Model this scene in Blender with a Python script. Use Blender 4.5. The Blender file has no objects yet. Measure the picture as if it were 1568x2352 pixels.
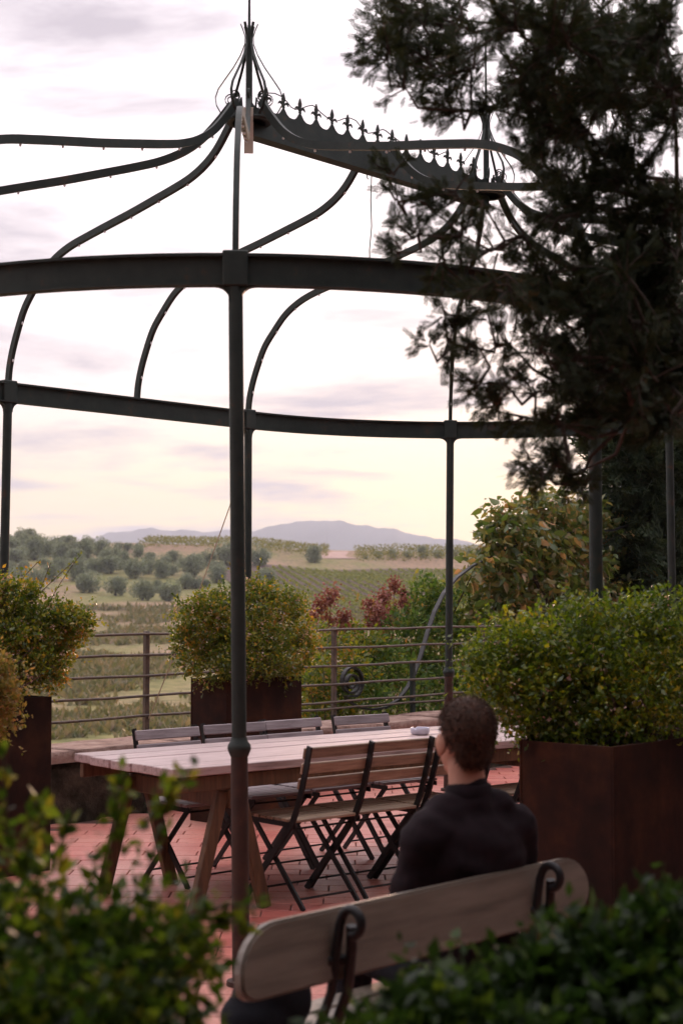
import bpy, bmesh, math, random
import numpy as np
from mathutils import Vector, Matrix

random.seed(7)
RNG = np.random.default_rng(11)
R = math.radians
scene = bpy.context.scene
COL = scene.collection

# ------------------------------------------------------------------ camera
EYE = 1.62
PITCH = math.atan((1367 - 1176) / 3550.0)
cam_d = bpy.data.cameras.new('camera')
cam = bpy.data.objects.new('camera', cam_d)
COL.objects.link(cam)
cam.location = (0, 0, EYE)
cam.rotation_euler = (R(90) + PITCH, 0, 0)
cam_d.sensor_fit = 'VERTICAL'
cam_d.sensor_height = 36.0
cam_d.sensor_width = 24.0
cam_d.lens = 3550 / 2352 * 36.0
cam_d.clip_start = 0.05
cam_d.clip_end = 30000
cam_d.dof.use_dof = True
cam_d.dof.focus_distance = 11.0
cam_d.dof.aperture_fstop = 3.8
scene.camera = cam

# ------------------------------------------------------------------ sky and sun
SUN_AZ = R(7)          # right of the view axis
SUN_EL = R(4.5)
world = bpy.data.worlds.new('World')
scene.world = world
world.use_nodes = True
wn, wl = world.node_tree.nodes, world.node_tree.links
wn.clear()
w_out = wn.new('ShaderNodeOutputWorld')
w_bg = wn.new('ShaderNodeBackground')
w_sky = wn.new('ShaderNodeTexSky')
w_sky.sky_type = 'NISHITA'
w_sky.sun_disc = False
w_sky.sun_elevation = SUN_EL
w_sky.sun_rotation = SUN_AZ
w_sky.air_density = 1.0
w_sky.dust_density = 2.5
w_sky.ozone_density = 1.0
w_bg.inputs['Strength'].default_value = 0.10
w_tc = wn.new('ShaderNodeTexCoord')
# cloud layer: direction projected on a flat ceiling
w_sep = wn.new('ShaderNodeSeparateXYZ')
wl.new(w_tc.outputs['Generated'], w_sep.inputs[0])
w_add = wn.new('ShaderNodeMath'); w_add.operation = 'ADD'; w_add.inputs[1].default_value = 0.10
wl.new(w_sep.outputs['Z'], w_add.inputs[0])
w_max = wn.new('ShaderNodeMath'); w_max.operation = 'MAXIMUM'; w_max.inputs[1].default_value = 0.05
wl.new(w_add.outputs[0], w_max.inputs[0])
w_dx = wn.new('ShaderNodeMath'); w_dx.operation = 'DIVIDE'
w_dy = wn.new('ShaderNodeMath'); w_dy.operation = 'DIVIDE'
wl.new(w_sep.outputs['X'], w_dx.inputs[0]); wl.new(w_max.outputs[0], w_dx.inputs[1])
wl.new(w_sep.outputs['Y'], w_dy.inputs[0]); wl.new(w_max.outputs[0], w_dy.inputs[1])
w_cmb = wn.new('ShaderNodeCombineXYZ')
wl.new(w_dx.outputs[0], w_cmb.inputs[0]); wl.new(w_dy.outputs[0], w_cmb.inputs[1])
w_n1 = wn.new('ShaderNodeTexNoise')
w_n1.inputs['Scale'].default_value = 1.5
w_n1.inputs['Detail'].default_value = 7
w_n1.inputs['Roughness'].default_value = 0.58
w_n1.inputs['Distortion'].default_value = 0.25
w_map = wn.new('ShaderNodeMapping')
w_map.inputs['Location'].default_value = (0.6, 3.3, 0)
w_map.inputs['Scale'].default_value = (0.8, 1.0, 1)
wl.new(w_cmb.outputs[0], w_map.inputs[0]); wl.new(w_map.outputs[0], w_n1.inputs['Vector'])
w_ramp = wn.new('ShaderNodeValToRGB')
w_ramp.color_ramp.elements[0].position = 0.48
w_ramp.color_ramp.elements[0].color = (0, 0, 0, 1)
w_ramp.color_ramp.elements[1].position = 0.66
w_ramp.color_ramp.elements[1].color = (1, 1, 1, 1)
wl.new(w_n1.outputs['Fac'], w_ramp.inputs[0])
# thin high cloud veil: pale rosy white, brighter towards the low sun
w_dot = wn.new('ShaderNodeVectorMath'); w_dot.operation = 'DOT_PRODUCT'
w_dot.inputs[1].default_value = (math.sin(SUN_AZ), math.cos(SUN_AZ), 0.0)
wl.new(w_tc.outputs['Generated'], w_dot.inputs[0])
w_mr = wn.new('ShaderNodeMapRange')
w_mr.interpolation_type = 'SMOOTHSTEP'
w_mr.inputs['From Min'].default_value = -0.85; w_mr.inputs['From Max'].default_value = 0.35
wl.new(w_dot.outputs['Value'], w_mr.inputs['Value'])
w_vc = wn.new('ShaderNodeMix'); w_vc.data_type = 'RGBA'
w_vc.inputs['A'].default_value = (0.75, 0.68, 0.78, 1)
w_lo = wn.new('ShaderNodeMapRange'); w_lo.interpolation_type = 'SMOOTHSTEP'
w_lo.inputs['From Min'].default_value = 0.015; w_lo.inputs['From Max'].default_value = 0.15
wl.new(w_sep.outputs['Z'], w_lo.inputs['Value'])
w_hz = wn.new('ShaderNodeMix'); w_hz.data_type = 'RGBA'      # warm evening band low over the hills
w_hz.inputs['A'].default_value = (3.45, 2.90, 1.75, 1); w_hz.inputs['B'].default_value = (2.8, 2.54, 2.65, 1)
wl.new(w_lo.outputs[0], w_hz.inputs['Factor'])
wl.new(w_hz.outputs['Result'], w_vc.inputs['B'])
wl.new(w_mr.outputs[0], w_vc.inputs['Factor'])
w_veil = wn.new('ShaderNodeMix'); w_veil.data_type = 'RGBA'
w_veil.inputs['Factor'].default_value = 0.955
# an even cloud veil is brighter overhead than at the horizon
w_zp = wn.new('ShaderNodeMath'); w_zp.operation = 'MAXIMUM'; w_zp.inputs[1].default_value = 0.0
wl.new(w_sep.outputs['Z'], w_zp.inputs[0])
w_el = wn.new('ShaderNodeMath'); w_el.operation = 'MULTIPLY_ADD'; w_el.inputs[1].default_value = 3.9; w_el.inputs[2].default_value = 1.0
wl.new(w_zp.outputs[0], w_el.inputs[0])
w_vs = wn.new('ShaderNodeVectorMath'); w_vs.operation = 'SCALE'
wl.new(w_vc.outputs['Result'], w_vs.inputs[0]); wl.new(w_el.outputs[0], w_vs.inputs['Scale'])
wl.new(w_vs.outputs[0], w_veil.inputs['B'])
wl.new(w_sky.outputs[0], w_veil.inputs['A'])
w_cf = wn.new('ShaderNodeMath'); w_cf.operation = 'MULTIPLY'; w_cf.inputs[1].default_value = 0.95
wl.new(w_ramp.outputs[0], w_cf.inputs[0])
w_cl = wn.new('ShaderNodeMix'); w_cl.data_type = 'RGBA'
w_cl.inputs['B'].default_value = (2.45, 2.2, 2.5, 1)
wl.new(w_cf.outputs[0], w_cl.inputs['Factor'])
wl.new(w_veil.outputs['Result'], w_cl.inputs['A'])
wl.new(w_cl.outputs['Result'], w_bg.inputs['Color'])
wl.new(w_bg.outputs[0], w_out.inputs[0])

sun_d = bpy.data.lights.new('sun', 'SUN')
sun = bpy.data.objects.new('sun', sun_d)
COL.objects.link(sun)
sun_d.energy = 1.5
sun_d.angle = R(11)
sun_d.color = (1.0, 0.62, 0.42)
to_sun = Vector((math.sin(SUN_AZ) * math.cos(SUN_EL), math.cos(SUN_AZ) * math.cos(SUN_EL), math.sin(SUN_EL)))
sun.rotation_euler = to_sun.to_track_quat('Z', 'Y').to_euler()

vs = scene.view_settings
vs.view_transform = 'Standard'
vs.look = 'None'
vs.exposure = 1.45
vs.gamma = 1.0
vs.use_curve_mapping = False
scene.cycles.use_denoising = True
scene.cycles.max_bounces = 8
scene.cycles.diffuse_bounces = 3
scene.cycles.glossy_bounces = 2
scene.cycles.transmission_bounces = 3
scene.cycles.transparent_max_bounces = 4
scene.cycles.volume_bounces = 1

# ------------------------------------------------------------------ helpers
CP, SP = math.cos(PITCH), math.sin(PITCH)

def W(px, py, y):
    """point of the place at forward distance y seen at (px, py) of a 1568 x 2352 picture"""
    a, b = (px - 784) / 3550.0, (1176 - py) / 3550.0
    dy, dz = CP - b * SP, SP + b * CP
    t = y / dy
    return Vector((a * t, y, EYE + dz * t))

ANG = R(47.13)
DV = Vector((math.cos(ANG), math.sin(ANG), 0))
NV = Vector((-math.sin(ANG), math.cos(ANG), 0))
def DN(d, n, z=0.0):
    return DV * d + NV * n + Vector((0, 0, z))
def Wn(px, py, n):
    """point on the upright plane n = const (parallel to the wall)"""
    p = W(px, py, 1.0) - Vector((0, 0, EYE))
    k = n / (p.x * NV.x + p.y * NV.y)
    return Vector((p.x * k, p.y * k, EYE + p.z * k))

def tag(o, label=None, cat=None, group=None, kind=None):
    if label: o['label'] = label
    if cat: o['category'] = cat
    if group: o['group'] = group
    if kind: o['kind'] = kind
    return o
def empty(name, loc=(0, 0, 0), rz=0.0, **k):
    o = bpy.data.objects.new(name, None)
    o.empty_display_size = 0.1
    o.location = loc
    o.rotation_euler = (0, 0, rz)
    COL.objects.link(o)
    return tag(o, **k)
def link(name, me, parent=None, mats=None, smooth=False):
    o = bpy.data.objects.new(name, me)
    COL.objects.link(o)
    if parent is not None: o.parent = parent
    if mats is not None:
        for m in (mats if isinstance(mats, (list, tuple)) else [mats]): me.materials.append(m)
    if smooth:
        me.polygons.foreach_set('use_smooth', [True] * len(me.polygons))
    return o
def copy_tree(o, parent=None):
    c = o.copy()
    COL.objects.link(c)
    c.parent = parent
    for ch in o.children: copy_tree(ch, c)
    return c

class MB:
    """collects boxes, bars, tubes and sheets; build() makes ONE mesh object"""
    def __init__(s): s.v, s.f = [], []
    def add(s, vs_, fs):
        k = len(s.v)
        s.v += [tuple(p) for p in vs_]
        s.f += [tuple(i + k for i in f) for f in fs]
        return s
    def box(s, x0, x1, y0, y1, z0, z1, M=None):
        p = [Vector((x, y, z)) for z in (z0, z1) for y in (y0, y1) for x in (x0, x1)]
        if M is not None: p = [M @ q for q in p]
        return s.add(p, [(0, 2, 3, 1), (4, 5, 7, 6), (0, 1, 5, 4), (1, 3, 7, 5), (3, 2, 6, 7), (2, 0, 4, 6)])
    def cbox(s, x0, x1, y0, y1, z0, z1, c=0.004, M=None):
        """box with chamfered edges"""
        vs_, idx = [], {}
        X, Y, Z = (x0, x1), (y0, y1), (z0, z1)
        for i in (0, 1):
            for j in (0, 1):
                for k in (0, 1):
                    sx, sy, sz = (1, -1)[i], (1, -1)[j], (1, -1)[k]
                    for ax in range(3):
                        q = [X[i], Y[j], Z[k]]
                        for a2, s2 in ((0, sx), (1, sy), (2, sz)):
                            if a2 != ax: q[a2] += s2 * c
                        idx[(i, j, k, ax)] = len(vs_)
                        vs_.append(Vector(q))
        F = []
        for ax in range(3):
            o = [a for a in range(3) if a != ax]
            for side in (0, 1):
                loop = []
                for u, w_ in ((0, 0), (1, 0), (1, 1), (0, 1)):
                    key = [0, 0, 0]; key[ax] = side; key[o[0]] = u; key[o[1]] = w_
                    loop.append(idx[(*key, ax)])
                flip = (side == 1) == (ax == 1)
                F.append(tuple(loop[::-1]) if flip else tuple(loop))
        for ax in range(3):
            o = [a for a in range(3) if a != ax]
            for u in (0, 1):
                for w_ in (0, 1):
                    k0 = [0, 0, 0]; k0[o[0]] = u; k0[o[1]] = w_; k0[ax] = 0
                    k1 = list(k0); k1[ax] = 1
                    F.append((idx[(*k0, o[0])], idx[(*k0, o[1])], idx[(*k1, o[1])], idx[(*k1, o[0])]))
        for i in (0, 1):
            for j in (0, 1):
                for k in (0, 1):
                    F.append((idx[(i, j, k, 0)], idx[(i, j, k, 1)], idx[(i, j, k, 2)]))
        if M is not None: vs_ = [M @ q for q in vs_]
        return s.add(vs_, F)
    def tube(s, pts, r, seg=8, caps=True):
        pts = [Vector(p) for p in pts]
        rs = r if isinstance(r, (list, tuple)) else [r] * len(pts)
        ring, up = [], None
        for i, p in enumerate(pts):
            t = (pts[min(i + 1, len(pts) - 1)] - pts[max(i - 1, 0)])
            t = t.normalized() if t.length > 1e-9 else Vector((0, 0, 1))
            if up is None:
                up = Vector((1, 0, 0)) if abs(t.x) < 0.9 else Vector((0, 1, 0))
            up = (up - t * up.dot(t)).normalized()
            b = t.cross(up)
            ring.append([p + (up * math.cos(2 * math.pi * k / seg) + b * math.sin(2 * math.pi * k / seg)) * rs[i] for k in range(seg)])
        F = []
        n = len(pts)
        for i in range(n - 1):
            for k in range(seg):
                k2 = (k + 1) % seg
                F.append((i * seg + k, i * seg + k2, (i + 1) * seg + k2, (i + 1) * seg + k))
        if caps:
            F.append(tuple(range(seg))[::-1])
            F.append(tuple((n - 1) * seg + k for k in range(seg)))
        return s.add([q for rr in ring for q in rr], F)
    def bar(s, pts, side, w, h):
        """flat bar of section w (along side) x h swept along pts"""
        pts = [Vector(p) for p in pts]
        side = Vector(side).normalized()
        V_ = []
        for i, p in enumerate(pts):
            t = (pts[min(i + 1, len(pts) - 1)] - pts[max(i - 1, 0)]).normalized()
            sd = (side - t * side.dot(t)).normalized()
            up = t.cross(sd)
            for a, b in ((-1, -1), (1, -1), (1, 1), (-1, 1)):
                V_.append(p + sd * (a * w / 2) + up * (b * h / 2))
        F, n = [], len(pts)
        for i in range(n - 1):
            for k in range(4):
                k2 = (k + 1) % 4
                F.append((i * 4 + k, i * 4 + k2, (i + 1) * 4 + k2, (i + 1) * 4 + k))
        F.append((3, 2, 1, 0)); F.append(tuple((n - 1) * 4 + k for k in range(4)))
        return s.add(V_, F)
    def lathe(s, prof, c=(0, 0, 0), seg=14):
        c = Vector(c)
        V_, F = [], []
        for r, z in prof:
            for k in range(seg):
                a = 2 * math.pi * k / seg
                V_.append(c + Vector((r * math.cos(a), r * math.sin(a), z)))
        for i in range(len(prof) - 1):
            for k in range(seg):
                k2 = (k + 1) % seg
                F.append((i * seg + k, i * seg + k2, (i + 1) * seg + k2, (i + 1) * seg + k))
        F.append(tuple(range(seg))[::-1])
        F.append(tuple((len(prof) - 1) * seg + k for k in range(seg)))
        return s.add(V_, F)
    def prism(s, poly, M, t):
        """flat outline (x, z) given the thickness t about its plane"""
        n = len(poly)
        V_ = [M @ Vector((x, -t / 2, z)) for x, z in poly] + [M @ Vector((x, t / 2, z)) for x, z in poly]
        F = [tuple(range(n)), tuple(range(2 * n - 1, n - 1, -1))]
        for i in range(n):
            j = (i + 1) % n
            F.append((i, i + n, j + n, j))
        return s.add(V_, F)
    def mesh(s, name):
        me = bpy.data.meshes.new(name)
        me.from_pydata(s.v, [], s.f)
        me.update()
        bm = bmesh.new(); bm.from_mesh(me)
        bmesh.ops.recalc_face_normals(bm, faces=bm.faces)
        bm.to_mesh(me); bm.free()
        return me
    def build(s, name, mat, parent=None, smooth=False, auto=None):
        me = s.mesh(name)
        o = link(name, me, parent, mat, smooth)
        if auto is not None:
            me.polygons.foreach_set('use_smooth', [True] * len(me.polygons))
            try: me.set_sharp_from_angle(angle=R(auto))
            except Exception: pass
        return o

def npmesh(name, V_, F):
    """mesh from numpy arrays, all faces with the same number of corners"""
    me = bpy.data.meshes.new(name)
    V_ = np.ascontiguousarray(V_, dtype=np.float32); F = np.ascontiguousarray(F, dtype=np.int32)
    nf, k = F.shape
    me.vertices.add(len(V_)); me.vertices.foreach_set('co', V_.ravel())
    me.loops.add(nf * k); me.loops.foreach_set('vertex_index', F.ravel())
    me.polygons.add(nf)
    me.polygons.foreach_set('loop_start', np.arange(0, nf * k, k, dtype=np.int32))
    me.polygons.foreach_set('loop_total', np.full(nf, k, dtype=np.int32))
    me.update(calc_edges=True)
    me.validate()
    return me

# ------------------------------------------------------------------ materials
def ramp(nt, src, stops):
    r = nt.nodes.new('ShaderNodeValToRGB')
    e = r.color_ramp.elements
    while len(e) < len(stops): e.new(0.5)
    for i, (p, c) in enumerate(stops):
        e[i].position = p; e[i].color = (*c, 1)
    nt.links.new(src, r.inputs[0])
    return r.outputs[0]
def newmat(name):
    m = bpy.data.materials.new(name); m.use_nodes = True
    nt = m.node_tree
    return m, nt, nt.nodes['Principled BSDF']
def noise(nt, scale, detail=5, rough=0.6, vec=None, stretch=None, dist=0.0):
    n = nt.nodes.new('ShaderNodeTexNoise')
    n.inputs['Scale'].default_value = scale
    n.inputs['Detail'].default_value = detail
    n.inputs['Roughness'].default_value = rough
    n.inputs['Distortion'].default_value = dist
    if vec is None:
        tc = nt.nodes.new('ShaderNodeTexCoord'); vec = tc.outputs['Object']
    if stretch is not None:
        mp = nt.nodes.new('ShaderNodeMapping'); mp.inputs['Scale'].default_value = stretch
        nt.links.new(vec, mp.inputs[0]); vec = mp.outputs[0]
    nt.links.new(vec, n.inputs['Vector'])
    return n.outputs['Fac']
def bump(nt, bsdf, src, strength, dist=0.01):
    b = nt.nodes.new('ShaderNodeBump')
    b.inputs['Strength'].default_value = strength
    b.inputs['Distance'].default_value = dist
    nt.links.new(src, b.inputs['Height'])
    nt.links.new(b.outputs[0], bsdf.inputs['Normal'])
def surf(name, stops, scale=6, rough=0.7, metal=0.0, bmp=0.3, bdist=0.004, stretch=None, spec=0.5, detail=6, world=False, rnd=0.0):
    m, nt, b = newmat(name)
    vec = None
    if world:
        g = nt.nodes.new('ShaderNodeNewGeometry'); vec = g.outputs['Position']
    f = noise(nt, scale, detail, 0.62, vec, stretch)
    c = ramp(nt, f, stops)
    if rnd:
        oi = nt.nodes.new('ShaderNodeObjectInfo')
        mr = nt.nodes.new('ShaderNodeMapRange')
        mr.inputs['To Min'].default_value = 1 - rnd; mr.inputs['To Max'].default_value = 1 + rnd
        nt.links.new(oi.outputs['Random'], mr.inputs['Value'])
        mx = nt.nodes.new('ShaderNodeVectorMath'); mx.operation = 'SCALE'
        nt.links.new(c, mx.inputs[0]); nt.links.new(mr.outputs[0], mx.inputs['Scale'])
        c = mx.outputs[0]
    nt.links.new(c, b.inputs['Base Color'])
    b.inputs['Roughness'].default_value = rough
    b.inputs['Metallic'].default_value = metal
    b.inputs['Specular IOR Level'].default_value = spec
    if bmp:
        f2 = noise(nt, scale * 5, 5, 0.65, vec, stretch)
        bump(nt, b, f2, bmp, bdist)
    return m
def leafmat(name, stops, transl=0.35, rough=0.55, spec=0.35, tint=1.35):
    m, nt, b = newmat(name)
    g = nt.nodes.new('ShaderNodeNewGeometry')
    n = noise(nt, 3.2, 4, 0.65, g.outputs['Position'])
    ad = nt.nodes.new('ShaderNodeMath'); ad.operation = 'MULTIPLY_ADD'
    ad.inputs[1].default_value = 0.65
    nt.links.new(g.outputs['Random Per Island'], ad.inputs[0])
    sb = nt.nodes.new('ShaderNodeMath'); sb.operation = 'MULTIPLY_ADD'; sb.inputs[1].default_value = 0.95; sb.inputs[2].default_value = -0.27
    nt.links.new(n, sb.inputs[0]); nt.links.new(sb.outputs[0], ad.inputs[2])
    c = ramp(nt, ad.outputs[0], stops)
    nt.links.new(c, b.inputs['Base Color'])
    b.inputs['Roughness'].default_value = rough
    b.inputs['Specular IOR Level'].default_value = spec
    tr = nt.nodes.new('ShaderNodeBsdfTranslucent')
    sc = nt.nodes.new('ShaderNodeVectorMath'); sc.operation = 'MULTIPLY'
    sc.inputs[1].default_value = (tint * 1.05, tint, tint * 0.6)
    nt.links.new(c, sc.inputs[0]); nt.links.new(sc.outputs[0], tr.inputs['Color'])
    mx = nt.nodes.new('ShaderNodeMixShader'); mx.inputs[0].default_value = transl
    nt.links.new(b.outputs[0], mx.inputs[1]); nt.links.new(tr.outputs[0], mx.inputs[2])
    nt.links.new(mx.outputs[0], nt.nodes['Material Output'].inputs['Surface'])
    return m

M = {}
M['iron'] = surf('painted_iron', [(0.3, (0.020, 0.029, 0.026)), (0.6, (0.032, 0.042, 0.037)), (0.72, (0.070, 0.044, 0.030))], 9, 0.6, 0.0, 0.35, 0.002, spec=0.25)
M['iron_rust'] = surf('rusty_iron', [(0.3, (0.026, 0.012, 0.008)), (0.6, (0.048, 0.020, 0.012)), (0.8, (0.085, 0.038, 0.020))], 14, 0.75, 0.0, 0.5, 0.002)
M['iron_black'] = surf('black_iron', [(0.3, (0.008, 0.008, 0.009)), (0.75, (0.018, 0.016, 0.016))], 18, 0.5, 0.0, 0.3, 0.001, spec=0.3)
M['rail'] = surf('railing_iron', [(0.35, (0.055, 0.040, 0.033)), (0.6, (0.11, 0.068, 0.045)), (0.8, (0.17, 0.11, 0.075))], 16, 0.6, 0.0, 0.4, 0.002)
def corten_mat():
    m, nt, b = newmat('corten_steel')
    f1 = noise(nt, 3.5, 9, 0.65)
    c1 = ramp(nt, f1, [(0.28, (0.010, 0.005, 0.004)), (0.50, (0.032, 0.011, 0.006)), (0.72, (0.085, 0.031, 0.012))])
    f2 = noise(nt, 1.6, 7, 0.65, None, (2.6, 2.6, 0.8), 0.6)
    c2 = ramp(nt, f2, [(0.34, (0.45, 0.43, 0.43)), (0.50, (0.75, 0.75, 0.75)), (0.70, (1.15, 1.05, 1.0))])
    ml = nt.nodes.new('ShaderNodeMix'); ml.data_type = 'RGBA'; ml.blend_type = 'MULTIPLY'; ml.inputs['Factor'].default_value = 1.0
    nt.links.new(c1, ml.inputs['A']); nt.links.new(c2, ml.inputs['B'])
    nt.links.new(ml.outputs['Result'], b.inputs['Base Color'])
    b.inputs['Roughness'].default_value = 0.85; b.inputs['Specular IOR Level'].default_value = 0.2
    bump(nt, b, noise(nt, 30, 6, 0.65), 0.3, 0.002)
    return m
M['corten'] = corten_mat()
M['soil'] = surf('dark_soil', [(0.3, (0.02, 0.014, 0.01)), (0.7, (0.05, 0.035, 0.025))], 12, 0.95)
M['wood_table'] = surf('weathered_wood', [(0.28, (0.21, 0.145, 0.135)), (0.5, (0.42, 0.31, 0.30)), (0.75, (0.54, 0.42, 0.40))], 3.2, 0.5, 0, 0.5, 0.003, stretch=(1.0, 14, 14), rnd=0.08)
M['wood_leg'] = surf('brown_wood', [(0.28, (0.050, 0.026, 0.013)), (0.55, (0.115, 0.060, 0.028)), (0.78, (0.19, 0.105, 0.050))], 4, 0.65, 0, 0.5, 0.003, stretch=(9, 9, 1.0))
M['wood_slat'] = surf('chair_slat_wood', [(0.28, (0.17, 0.11, 0.075)), (0.5, (0.31, 0.22, 0.15)), (0.75, (0.42, 0.31, 0.22))], 4, 0.55, 0, 0.5, 0.002, stretch=(1.2, 16, 16), rnd=0.22)
M['wood_grey'] = surf('grey_slat_wood', [(0.28, (0.16, 0.125, 0.13)), (0.5, (0.29, 0.24, 0.25)), (0.75, (0.38, 0.33, 0.34))], 4, 0.55, 0, 0.5, 0.002, stretch=(1.2, 16, 16), rnd=0.18)
M['wood_bench'] = surf('bench_wood', [(0.25, (0.070, 0.055, 0.042)), (0.5, (0.145, 0.116, 0.090)), (0.78, (0.21, 0.17, 0.135))], 2.2, 0.42, 0, 0.35, 0.002, stretch=(1.2, 10, 10), detail=8)
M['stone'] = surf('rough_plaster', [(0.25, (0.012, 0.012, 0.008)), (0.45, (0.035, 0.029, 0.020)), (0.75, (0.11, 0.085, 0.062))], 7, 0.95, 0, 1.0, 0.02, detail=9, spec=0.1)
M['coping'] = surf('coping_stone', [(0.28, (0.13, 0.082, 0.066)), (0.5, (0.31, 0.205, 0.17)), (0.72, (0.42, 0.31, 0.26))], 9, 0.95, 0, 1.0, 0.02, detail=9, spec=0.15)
M['plaster'] = surf('ochre_plaster', [(0.3, (0.17, 0.11, 0.07)), (0.7, (0.25, 0.17, 0.11))], 3, 0.95)
M['beige'] = surf('beige_strap', [(0.3, (0.42, 0.33, 0.26)), (0.7, (0.55, 0.45, 0.36))], 8, 0.8)
M['hole_dot'] = surf('sky_hole_white', [(0.3, (0.75, 0.75, 0.74)), (0.7, (0.82, 0.82, 0.80))], 6, 0.3, bmp=0)  # pale colour stands for bright sky through small rib holes
M['cable'] = surf('black_cable', [(0.3, (0.012, 0.012, 0.013)), (0.7, (0.03, 0.026, 0.025))], 10, 0.6)
M['string'] = surf('twine', [(0.3, (0.20, 0.13, 0.08)), (0.7, (0.34, 0.24, 0.16))], 20, 0.9)
M['ceramic'] = surf('pale_ceramic', [(0.3, (0.52, 0.50, 0.60)), (0.7, (0.62, 0.60, 0.68))], 6, 0.3, bmp=0.0)
M['skin'] = surf('skin', [(0.3, (0.40, 0.19, 0.13)), (0.7, (0.52, 0.27, 0.19))], 9, 0.55, bmp=0.1, bdist=0.001)
M['hair'] = surf('hair', [(0.3, (0.016, 0.007, 0.004)), (0.7, (0.10, 0.042, 0.022))], 60, 0.65, bmp=0.6, bdist=0.003, spec=0.3)
M['shirt'] = surf('dark_shirt', [(0.3, (0.007, 0.0035, 0.005)), (0.7, (0.015, 0.007, 0.010))], 30, 0.9, bmp=0.3, bdist=0.002, spec=0.2)
M['trousers'] = surf('dark_trousers', [(0.3, (0.008, 0.009, 0.013)), (0.7, (0.016, 0.017, 0.023))], 30, 0.9, bmp=0.3, bdist=0.002, spec=0.2)
M['leather'] = surf('dark_leather', [(0.3, (0.012, 0.010, 0.010)), (0.7, (0.03, 0.025, 0.022))], 20, 0.5)
M['bag'] = surf('navy_fabric', [(0.3, (0.003, 0.0035, 0.006)), (0.7, (0.007, 0.008, 0.013))], 24, 0.95, bmp=0.4, bdist=0.003, spec=0.3)
M['bark'] = surf('bark', [(0.3, (0.030, 0.020, 0.014)), (0.7, (0.085, 0.058, 0.040))], 12, 0.95, bmp=0.8, bdist=0.01, stretch=(3, 3, 0.6))
M['stem'] = surf('stem', [(0.3, (0.07, 0.04, 0.025)), (0.7, (0.15, 0.095, 0.06))], 12, 0.9)
M['lf_hedge'] = leafmat('hedge_leaves', [(0.05, (0.026, 0.052, 0.007)), (0.45, (0.070, 0.120, 0.010)), (0.75, (0.18, 0.22, 0.014)), (0.95, (0.33, 0.24, 0.020))], 0.45, 0.36, 0.6, tint=1.7)
M['lf_front'] = leafmat('front_shrub_leaves', [(0.05, (0.012, 0.030, 0.006)), (0.45, (0.034, 0.070, 0.009)), (0.78, (0.095, 0.14, 0.014)), (0.97, (0.25, 0.22, 0.03))], 0.45, 0.45, 0.3, tint=1.8)
M['lf_dark'] = leafmat('dark_hedge_leaves', [(0.05, (0.008, 0.022, 0.007)), (0.5, (0.022, 0.050, 0.012)), (0.8, (0.050, 0.10, 0.016)), (0.97, (0.15, 0.22, 0.02))], 0.38, 0.5, 0.25)
M['lf_abelia'] = leafmat('abelia_leaves', [(0.05, (0.030, 0.058, 0.008)), (0.42, (0.075, 0.115, 0.012)), (0.72, (0.19, 0.19, 0.018)), (0.96, (0.42, 0.19, 0.035))], 0.50, 0.36, 0.6, tint=1.7)
M['lf_olive'] = leafmat('olive_leaves', [(0.05, (0.10, 0.13, 0.09)), (0.5, (0.19, 0.225, 0.165)), (0.95, (0.28, 0.31, 0.24))], 0.30)
M['lf_vine'] = leafmat('vineyard_leaves', [(0.05, (0.085, 0.125, 0.020)), (0.5, (0.17, 0.20, 0.034)), (0.95, (0.29, 0.27, 0.05))], 0.30)
M['lf_crest'] = leafmat('yellow_vineyard_leaves', [(0.05, (0.09, 0.11, 0.018)), (0.5, (0.17, 0.17, 0.028)), (0.95, (0.25, 0.22, 0.04))], 0.30)
M['lf_climber'] = leafmat('climber_leaves', [(0.05, (0.045, 0.080, 0.022)), (0.42, (0.10, 0.145, 0.036)), (0.72, (0.21, 0.175, 0.060)), (0.95, (0.46, 0.25, 0.13))], 0.46, 0.35, 0.6, tint=1.5)
M['lf_shrub'] = leafmat('shrub_leaves', [(0.05, (0.034, 0.075, 0.022)), (0.5, (0.080, 0.145, 0.034)), (0.85, (0.18, 0.215, 0.045)), (0.97, (0.32, 0.22, 0.06))], 0.45, tint=1.6)
M['lf_yellow'] = leafmat('yellowing_leaves', [(0.05, (0.085, 0.10, 0.022)), (0.5, (0.18, 0.155, 0.040)), (0.95, (0.33, 0.16, 0.075))], 0.45, tint=1.6)
M['lf_cypress'] = leafmat('cypress_sprays', [(0.05, (0.012, 0.020, 0.011)), (0.5, (0.024, 0.034, 0.016)), (0.88, (0.045, 0.050, 0.022)), (0.98, (0.12, 0.050, 0.022))], 0.22, 0.7, 0.2)
M['lf_evergreen'] = leafmat('evergreen_leaves', [(0.05, (0.016, 0.028, 0.015)), (0.5, (0.032, 0.050, 0.026)), (0.95, (0.065, 0.085, 0.040))], 0.22, 0.7, 0.2)
M['blossom'] = leafmat('pale_blossom', [(0.05, (0.50, 0.26, 0.22)), (0.5, (0.66, 0.44, 0.38)), (0.95, (0.72, 0.58, 0.52))], 0.40, tint=1.0)
M['seed'] = leafmat('red_seed_heads', [(0.05, (0.16, 0.045, 0.038)), (0.5, (0.27, 0.095, 0.080)), (0.95, (0.40, 0.20, 0.16))], 0.30, tint=1.1)
M['grass'] = leafmat('dry_grass', [(0.05, (0.070, 0.085, 0.042)), (0.4, (0.13, 0.135, 0.066)), (0.7, (0.20, 0.17, 0.10)), (0.95, (0.26, 0.19, 0.14))], 0.35)

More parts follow.
